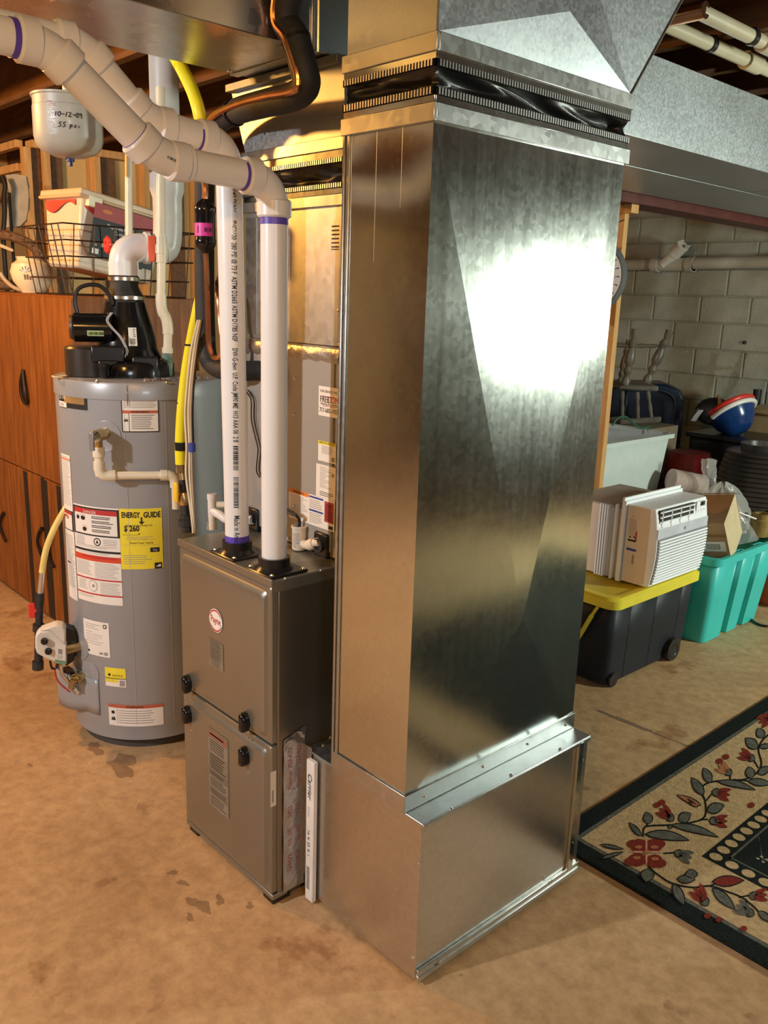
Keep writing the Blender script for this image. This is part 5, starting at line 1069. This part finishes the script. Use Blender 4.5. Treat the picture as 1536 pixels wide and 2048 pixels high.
c_ = V((-1.85, 3.775, .525)); Mx = Matrix.Translation(c_) @ Matrix.Rotation(.30, 4, 'Z') @ Matrix.Rotation(.42, 4, 'X') @ Matrix.Rotation(-.20, 4, 'Y')
t = thing('cardboard_box', 'brown cardboard box with a printed label, tipped in the teal tub', 'cardboard box', (c_.x, c_.y, .36))
b = B().box(.12, .1225, -.12, .12, -.11, .11); b.v = [Mx @ p for p in b.v]; b.build('side_panel', card2, t)  # lit side of the carton, put in as a paler sheet
b = B().box(-.12, .12, -.12, .12, -.11, .11); b.v = [Mx @ p for p in b.v]; bb_ = b.build('carton', card, t, .002)
b = B().box(-.02, .121, .131, .134, -.11, .06); b.v = [Mx @ p for p in b.v]; b.build('flap', card2, t)
b = B().hexa([(-.12, .13, .11), (.12, .13, .11), (.12, .133, .11), (-.12, .133, .11)], [(-.02, .20, .06), (.12, .20, .06), (.12, .203, .057), (-.02, .203, .057)]); b.v = [Mx @ p for p in b.v]; b.build('flap', card2, t)
b = B().box(-.121, .121, -.1215, -.12, .035, .05); b.v = [Mx @ p for p in b.v]; b.build('seam_tape', mat('tape_brown', (.26, .14, .06), .4), t)
o_ = Mx @ V((.01, -.1208, -.045)); l = Lab(planef(o_, (Mx @ V((.1, -.1208, -.045)))-o_, (Mx @ V((.01, -.1208, .1)))-o_), .10, .055, [paper]); l.rect(.015, .012, .075, .042, inkg)
for i in range(10): l.rect(.018+i*.0055, .014, .020+i*.0055, .04, paper, .0014)
l.build('label', t)
# crumpled clear bag with packing bits
t = thing('plastic_bag', 'crumpled clear plastic bag heaped on the teal tub', 'plastic bag', (-1.92, 4.08, .40))
film = mat('clear_film', (.75, .75, .72), .12, 0, .1, 5, .5, 18, alpha=.30)
def bagf(u, v):
    a = 2*math.pi*u; r = (.20*(1-v)**.65+.012)*(1+.16*math.sin(5*a+4*v)+.10*math.sin(11*a+7*v)); return V((-1.95+r*.75*math.cos(a), 4.10+r*1.25*math.sin(a), .41+.27*v+.015*math.sin(7*a+3*v)))
B().grid(bagf, 48, 14).build('film', film, t, smooth=50)
for i in range(16):
    p = V((-1.93+random.uniform(-.09, .10), 4.06+random.uniform(-.14, .16), .43+random.uniform(0, .10))); s_ = random.uniform(.015, .035); a = random.uniform(0, 3)
    B().obox(p, V((math.cos(a), math.sin(a), .3))*s_, V((-math.sin(a), math.cos(a), .2))*s_*.5, Z_*s_*.25).build('packing_piece', (mat('packing_white', (.78, .74, .66), .7), card2, mat('packing_red', (.6, .10, .08), .6), MATS['packing_white'])[i % 4], t, .003)
p = PX(1520, 1050, -1.80); tag(B().lathe((p.x, p.y, tzt-.02), [(.03, 0), (.045, .01), (.05, .09), (.04, .10), (.043, .125), (.03, .125), (.028, .02)], 20).build('amber_jar', mat('amber', (.30, .20, .06), .15, 0, .2, 10, alpha=.9)), 'small amber glass jar standing at the right of the teal tub contents', 'jar')
p0 = PX(1465, 1020, -1.85); p1 = PX(1512, 1038, -1.78); tag(B().tube([p0, p1], .004, 8).build('white_rod', white), 'thin white plastic rod poking from the clear bag', 'rod')
# ------------------------------------------------------------------ wood post, beam, far clutter
t = thing('wood_post', 'pale two by four post standing under the steel beam', 'post', (-2.53, 3.86, 0))
B().box(-2.589, -2.50, 3.845, 3.883, 0, 1.97).build('stud', pine, t, .002); B().box(-2.60, -2.46, 3.835, 3.90, 1.97, 2.011).build('cap_block', pine, t, .002)
t = thing('steel_beam', 'dark red steel I-beam running under the joists to the block wall', 'beam', (-2.5, 4.2, 2.05))
bmat = mat('oxide_red', (.10, .025, .02), .5, 0, .2, 10)
B().box(-2.60, -2.44, 2.0, 6.49, 2.012, 2.062).build('bottom_flange', bmat, t, .002); B().box(-2.526, -2.514, 2.0, 6.49, 2.062, 2.38).build('web', bmat, t); B().box(-2.60, -2.44, 2.0, 6.49, 2.38, 2.395).build('top_flange', bmat, t)
screws(t, [PX(1480, 415, -2.44)], X_, .012, 'bolt', iron)
for (pts, lab_) in ((((1330, 42), (1536, 145)), 'cream plastic pipe strapped under the joists, left of the pair'), (((1402, 22), (1536, 92)), 'cream plastic pipe strapped under the joists, right of the pair')):
    a = PZ(*pts[0], CZ-.025); e = PZ(*pts[1], CZ-.025); x = (a.x+e.x)/2
    t = thing('ceiling_pipe', lab_, 'pipe', (x, a.y, CZ-.025))
    y0 = a.y if pts[0][0] > 1390 else a.y-.6
    B().tube([(x, y0, CZ-.025), (x, RY1-.1, CZ-.025)], .022, 18).build('run', mat('old_cpvc', (.62, .55, .38), .4, 0, .08, 5), t)
    for py in ((1422, 88), (1490, 122)) if pts[0][0] < 1390 else ((1497, 75), (1530, 95)):
        q_ = PZ(*py, CZ-.025); B().tube([(x, q_.y-.012, CZ-.025), (x, q_.y+.012, CZ-.025)], .026, 18).build('strap', black, t); B().box(x-.02, x+.02, q_.y-.01, q_.y+.01, CZ-.03, CZ-.001).build('strap_lug', black, t)
    q_ = PZ(*((1500, 118) if pts[0][0] < 1390 else (1525, 84)), CZ-.025); B().tube([(x, q_.y, CZ-.025), (x, q_.y+.10, CZ-.025)], .030, 18).build('coupling', MATS['old_cpvc'], t)
    if pts[0][0] > 1390: B().tube([(x-.4, y0, CZ-.025), (x+.02, y0, CZ-.025)], .024, 18).build('elbow_run', copper, t)
# drain pipe with wye on the block wall
yw = RY1-.066; zp = PY(1400, 529, yw).z; t = thing('drain_pipe', 'grey white drain pipe with an open wye fitting along the block wall', 'pipe', (-3.6, yw, zp))
dpm = mat('drain_grey', (.50, .50, .44), .5, 0, .08, 5); B().tube([(-5.6, yw, zp-.02), (-1.2, yw, zp+.04)], .045, 24).build('run', dpm, t)
xa, xb, xm = PY(1312, 530, yw).x, PY(1382, 528, yw).x, PY(1330, 530, yw).x
b = B().tube([(xa-.03, yw, zp), (xb+.03, yw, zp)], .051, 24); b.build('wye_body', dpm, t)
for x in (xa, xb): B().tube([(x-.03, yw, zp), (x+.03, yw, zp)], .058, 24).build('hub', dpm, t)
a = V((xm, yw-.02, zp)); e = PY(1366, 491, yw-.06); b = B().tube([a, a.lerp(e, .55), a.lerp(e, .56), e], [.04, .042, .052, .052], 20, caps=True); b.build('branch', mat('pvc_bright', (.72, .72, .66), .4), t)
d = (e-a).normalized(); o = d.orthogonal().normalized()
for s_ in (-1, 1): B().obox(e+d*.012+V((.03*s_, 0, -.02*s_)), V((.012, 0, 0)), V((0, .015, 0)), d*.02).build('collar_tab', MATS['pvc_bright'], t)
# upside-down spindle chair
cc = (-2.98, 5.05)
def CP(px, py, k=0): return PV(px, py, (cc[0]-.2*k, cc[1]+.5*k))
t = thing('wooden_chair', 'old turned-leg wooden chair stacked upside down against the block wall', 'chair', CP(1285, 850))
chw = mat('chair_wood', (.09, .08, .06), .4, 0, .2, 10, col2=(.15, .13, .10))
def turned(a, e, r, seq=(1, 1.15, .6, 1.1, .7, 1.25, 1.2, 1.1, .75, 1.15, .6, .9, 1)):
    n = len(seq); return [a.lerp(e, i/(n-1)) for i in range(n)], [r*s_ for s_ in seq]
for (a, e) in (((1250, 770), (1271, 658)), ((1293, 765), (1340, 661))):
    p, r = turned(CP(*a), CP(*e), .027); B().tube(p, r, 12).build('leg', chw, t)
for (a, e) in (((1238, 770), (1258, 680)), ((1222, 765), (1225, 680))):
    p, r = turned(CP(*a, .45), CP(*e, .45), .019); B().tube(p, r, 12).build('leg', chw, t)
p, r = turned(CP(1262, 692), CP(1326, 692), .011, (1, .8, 1.4, .8, 1.3, .8, 1)); B().tube(p, r, 10).build('stretcher', chw, t)
p, r = turned(CP(1262, 692), CP(1225, 690), .012, (1, 1.2, 1)); B().tube(p, r, 10).build('stretcher', chw, t)
s0 = CP(1238, 768); s1 = CP(1318, 772); u = (s1-s0); b = B()
bk = V((-.30, .33, .0))*.9
b.prism([s0, s1, s1+bk*.9, s0+bk], V((0, 0, -.038))); b.build('seat', chw, t, .012)
for (a, e) in (((1245, 782), (1245, 838)), ((1275, 784), (1276, 838)), ((1296, 782), (1303, 835))):
    p, r = turned(CP(*a), CP(*e), .012, (1, 1.2, .8, 1.1, .9, 1)); B().tube(p, r, 10).build('spindle', chw, t)
b = B().obox(CP(1280, 841), (CP(1318, 838)-CP(1236, 843))*.5, V((-.012, .014, 0)), Z_*.018); b.build('crest_rail', chw, t, .006)
# navy tote leaning behind the chair
t = thing('navy_tote', 'dark navy plastic tote standing on its side behind the chair', 'storage tote', (-3.45, 5.75, 0))
nv = mat('navy_plastic', (.012, .022, .045), .35, 0, .1)
def NP(px, py): return PV(px, py, (-3.35, 5.6))
pts = [NP(x, y) for x, y in ((1222, 780), (1240, 766), (1330, 768), (1362, 780), (1370, 800), (1362, 880), (1225, 890))]
zb = .0; b = B().prism(pts[:6]+[V((pts[5].x, pts[5].y, .0)), V((pts[0].x, pts[0].y, .0))], V((-.2, .26, 0))); b.build('shell', nv, t, .02)
b = B().tube(crv([NP(x, y)+V((.012, -.02, 0)) for x, y in ((1250, 850), (1254, 790), (1270, 778), (1320, 780), (1345, 792), (1350, 815), (1345, 850))]), .012, 8); b.build('molded_rib', nv, t)
# white open bin on a dark tote
t = thing('plastic_bin', 'large open white plastic bin behind the air conditioner', 'plastic bin', (-2.85, 4.4, .42))
wbm = mat('bin_white', (.62, .68, .65), .4, 0, .03)
tub(-3.12, -2.60, 3.96, 4.72, .432, .80, .03, [], .0, wbm, t, 'tub', .006)
b = B(); b.rings([rrect(-3.15, -2.575, 3.935, 4.745, .05, .775), rrect(-3.15, -2.575, 3.935, 4.745, .05, .80), rrect(-3.115, -2.605, 3.965, 4.715, .04, .80), rrect(-3.12, -2.61, 3.97, 4.71, .04, .775)], (False, False)); b.build('rim', wbm, t)
o = thing('storage_crate', 'dark closed crate under the large white bin', 'crate', (-2.85, 4.34, 0)); B().box(-3.10, -2.62, 3.99, 4.69, 0, .405).build('body', tot, o, .01); B().box(-3.12, -2.60, 3.97, 4.71, .405, .430).build('lid', tot, o, .008)
g_ = [PX(x, y, -2.75) for x, y in ((1225, 850), (1236, 836), (1252, 834), (1268, 848), (1282, 856), (1300, 853))]; tag(B().tube(crv(g_), .006, 8).build('garden_hose', mat('hose_green', (.02, .11, .06), .4)), 'green garden hose looping over the white bin rim', 'hose')
# round dark disc hanging behind the tall duct
dc = PV(1172, 552, (-2.35, 3.55)); t = thing('round_dial', 'dark rimmed round dial hanging on the post behind the tall duct', 'dial', dc)
nd = V((2.35, -3.55, 0)).normalized(); B().lathe(dc, [(.16, 0), (.185, .004), (.185, .02), (.165, .028), (.16, .012)], 48, 0, nd, (True, False)).build('rim', mat('rim_grey', (.10, .11, .11), .5), t)
B().lathe(dc+nd*.012, [(.16, 0), (.159, .004)], 48, 0, nd).build('face', white, t); rt_ = V((.834, .552, 0))
l = Lab(planef(dc+nd*.0165-rt_*.16-Z_*.16, rt_, Z_), .32, .32, [ink], base=False); l.k = 1
for i in range(24): a = i*math.pi/12; l.poly([(.16+.125*math.cos(a), .16+.125*math.sin(a)), (.16+.15*math.cos(a-.02), .16+.15*math.sin(a-.02)), (.16+.15*math.cos(a+.02), .16+.15*math.sin(a+.02))], ink)
for i in range(12): a = i*math.pi/6; l.text(str((3-i-1) % 12+1), .16+.105*math.cos(a), .15+.105*math.sin(a), .03, ink)
l.build('dial_marks', t); B().tube([dc+Z_*.18, V((-2.5, 3.84, dc.z+.28))], .003, 6).build('hanging_wire', iron, t)
# ------------------------------------------------------------------ clutter at the right edge
def QP(px, py, c_): return PV(px, py, c_)
k0 = (-2.28, 5.0); p = QP(1513, 1010, k0)
t = thing('ribbed_urn', 'black ribbed round planter standing right of the white bin', 'planter', (p.x, p.y, .0))
zt = QP(1500, 885, k0).z; prof = [(.15, 0), (.17, .02)]
n = 26
for i in range(n):
    f = i/n; z = .03+(zt-.07)*f; r = .16+.10*math.sin(math.pi*(.15+.75*f)); prof += [(r, z), (r+.010, z+(zt-.07)/n*.35), (r+.002, z+(zt-.07)/n*.75)]
prof += [(.13, zt-.035), (.135, zt), (.115, zt), (.11, zt-.04)]
B().lathe((p.x, p.y, 0), prof, 40).build('body', mat('urn_black', (.035, .033, .03), .35, 0, .1), t)
# black bin under the bowl
k1 = (-2.72, 5.55); p = QP(1470, 900, k1); zt = QP(1470, 868, k1).z
t = thing('black_bin', 'matte black bin under the blue bowl', 'bin', (p.x, p.y, 0))
B().hexa([(p.x-.2, p.y-.18, 0), (p.x+.22, p.y-.18, 0), (p.x+.22, p.y+.2, 0), (p.x-.2, p.y+.2, 0)], [(p.x-.24, p.y-.2, zt-.03), (p.x+.25, p.y-.2, zt-.03), (p.x+.25, p.y+.22, zt-.03), (p.x-.24, p.y+.22, zt-.03)]).build('body', black, t, .02)
B().box(p.x-.26, p.x+.27, p.y-.22, p.y+.24, zt-.03, zt).build('lid', black, t, .012)
kb = (-2.75, 5.5); c0 = QP(1468, 835, kb); ax = V((-.55, .1, .65)).normalized()
t = thing('blue_bowl', 'glossy blue bowl tipped on its side on the black bin', 'bowl', (c0.x, c0.y, zt))
c0.z = zt+.112
B().lathe(c0-ax*.09, [(.05, -.02), (.09, .005), (.13, .06), (.15, .12), (.156, .125), (.148, .125), (.12, .06), (.08, .01)], 36, 0, ax).build('body', mat('blue_gloss', (.008, .04, .16), .2, 0, .1), t)
pc = QP(1426, 835, kb); pc.z = c0.z+.03
t = thing('black_pouch', 'black pouch with cream strap beside the tipped blue bowl', 'bag', (pc.x, pc.y, zt))
B().ball(pc, .12, .09, .095, 18, 0, (V((.834, .552, 0)), V((.55, -.83, 0)), Z_)).build('body', mat('black_nylon', (.010, .009, .011), .6, 0, .2, 40), t, smooth=60)
r0 = V((.834, .552, 0)); q0 = [pc+r0*.02+V((.55, -.83, 0))*(.098*math.cos(a))+Z_*(.102*math.sin(a)) for a in [math.pi*i/14-.35 for i in range(15)]]; B().tube(q0, .012, 8).build('strap', mat('strap_cream', (.45, .38, .24), .7), t)
B().obox(pc-r0*.11+V((.03, -.05, -.02)), r0*.018, V((.03, -.05, 0)), Z_*.04+r0*.02).build('buckle', mat('steel_grey', (.4, .4, .42)), t, .004)
for (nm, m, off, lab_) in (('red_strap', redp, .096, 'glossy red strap draped between the black pouch and blue bowl'), ('white_strap', white, .064, 'white strap edging the tipped blue bowl')):
    s1 = V((.9, -.4, 0)); s1 = (s1-ax*s1.dot(ax)).normalized(); s2 = ax.cross(s1); cq = c0+ax*(off-.03)
    q0 = [cq+(s1*math.cos(a)+s2*math.sin(a))*.158 for a in [-1.5+3.0*i/14 for i in range(15)]]; tag(B().tube(q0, .016, 8).build(nm, m), lab_, 'strap')
kc = (-2.50, 6.15); p = QP(1530, 850, kc); zb_ = QP(1530, 880, kc).z; zt2 = QP(1530, 812, kc).z
t = thing('tan_cooler', 'tan plastic cooler with rounded lid at the right edge', 'cooler', (p.x+.1, p.y, 0)); tanp = mat('cooler_tan', (.42, .31, .17), .5, 0, .06)
xl = QP(1504, 850, kc).x; B().box(xl, xl+.5, p.y-.15, p.y+.25, 0, zt2-.05).build('body', tanp, t, .015); B().box(xl-.012, xl+.51, p.y-.165, p.y+.26, zt2-.05, zt2).build('lid', tanp, t, .015)
p = QP(1506, 850, (-2.72, 6.30)); tag(B().tube([(p.x, p.y, 0), (p.x, p.y, QP(1506, 778, (-2.72, 6.3)).z)], .030, 12).build('black_pole', black), 'black pole standing behind the tan cooler', 'pole')
# small things between the bin and the planter
k2 = (-2.55, 4.95); p = QP(1382, 960, k2); zt3 = .42
t = thing('dark_box', 'dark box behind the air conditioner carrying the red lid', 'box', (-2.62, 5.05, 0)); B().box(-2.86, -2.50, 4.85, 5.22, 0, .40).build('body', mat('box_dark', (.03, .02, .02), .7), t, .005); B().box(-2.87, -2.49, 4.84, 5.23, .40, .42).build('lid', MATS['box_dark'], t, .004)
q_ = QP(1385, 905, (-2.66, 5.06)); tag(B().lathe((-2.66, 5.08, .42), [(.13, 0), (.14, .02), (.14, q_.z-.46), (.12, q_.z-.42), (.03, q_.z-.415)], 28).build('red_canister', mat('dark_red', (.26, .012, .014), .5)), 'dark red round canister just right of the white bin', 'canister')
p0 = QP(1372, 965, (-2.40, 4.72)); tag(B().tube([p0+V((-.05, -.09, .02)), p0+V((.06, .09, -.02))], .065, 20).build('cloth_roll', mat('cloth_pinkish', (.42, .33, .28), .85, 0, .1, 10, .3, 30)), 'dusty pink rolled cloth behind the air conditioner top', 'cloth')
t = thing('film_sheet', 'upright crumpled clear film sheet right of the pink roll', 'plastic sheet', (-2.2, 4.6, 0))
fp = [QP(x, y, (-2.25, 4.70)) for x, y in ((1405, 985), (1416, 918), (1428, 918), (1432, 985))]
B().grid(lambda u, v: (fp[0].lerp(fp[3], u)).lerp(fp[1].lerp(fp[2], u), v)+V((.03*math.sin(u*9+v*5), -.02*math.cos(u*7), 0)), 10, 10).build('film', film, t, smooth=60)
b = B(); q_ = [V((fp[0].x, fp[0].y, 0)), V((fp[3].x, fp[3].y, 0))]; b.grid(lambda u, v: q_[0].lerp(q_[1], u).lerp(fp[0].lerp(fp[3], u), v), 4, 4); b.build('film', film, t)
p = PX(1535, 1150, -1.62); tag(B().hexa([(-2.0, 4.44, 0.06), (-1.66, 4.44, .06), (-1.66, 4.72, .06), (-2.0, 4.72, .06)], [(-2.0, 4.44, .34), (-1.64, 4.44, .34), (-1.64, 4.74, .34), (-2.0, 4.74, .34)]).add([], []).box(-1.98, -1.68, 4.46, 4.70, 0, .06).build('orange_box', mat('orange_plastic', (.55, .12, .03), .5), None, .006), 'burnt orange box standing right of the teal tub', 'box')
cdp = [PZ(x, y, .006) for x, y in ((1500, 1236), (1512, 1246), (1530, 1252), (1560, 1252), (1600, 1262))]; tag(B().tube(crv(cdp), .006, 8).build('power_cord', black), 'black power cord on the floor right of the teal tub', 'cord')
t = thing('dark_jacket', 'dark bunched jacket heaped on the orange box', 'clothing', (-1.83, 4.59, .342))
def jk(u, v):
    a = 2*math.pi*u; r = .15*(1-v**2.2)*(1+.12*math.sin(5*a+6*v)+.07*math.sin(9*a))+.01; return V((-1.83+r*.8*math.cos(a), 4.59+r*.9*math.sin(a), .342+.22*v))
B().grid(jk, 40, 14).build('cloth', mat('jacket_black', (.012, .012, .014), .85, 0, .2, 30, .4, 40), t, smooth=60)
p = PX(1528, 968, -1.9); B().ball((-1.79, 4.56, .56), .014, n=10).build('green_toggle', mat('toggle_green', (.22, .27, .04), .5), t)
t = thing('moving_box', 'dim brown carton carrying the upside-down chair', 'carton', (-3.1, 5.05, 0))
zc = CP(1280, 841).z-.034
B().box(-3.36, -2.88, 4.86, 5.30, 0, zc).build('body', mat('carton_dim', (.20, .15, .09), .9), t, .004); B().box(-3.14, -3.10, 4.858, 4.86, 0, zc).build('tape', MATS['tape_brown'], t)
p = HV(118, 727, .12); p.z = HT+.003
tag(B().tube([p+V((.022*math.cos(i*.5236), .022*math.sin(i*.5236), 0)) for i in range(13)], .0035, 8).build('rubber_ring', mat('ring_tan', (.6, .45, .25), .6)), 'small tan rubber ring lying on the heater top left of the blower', 'ring')
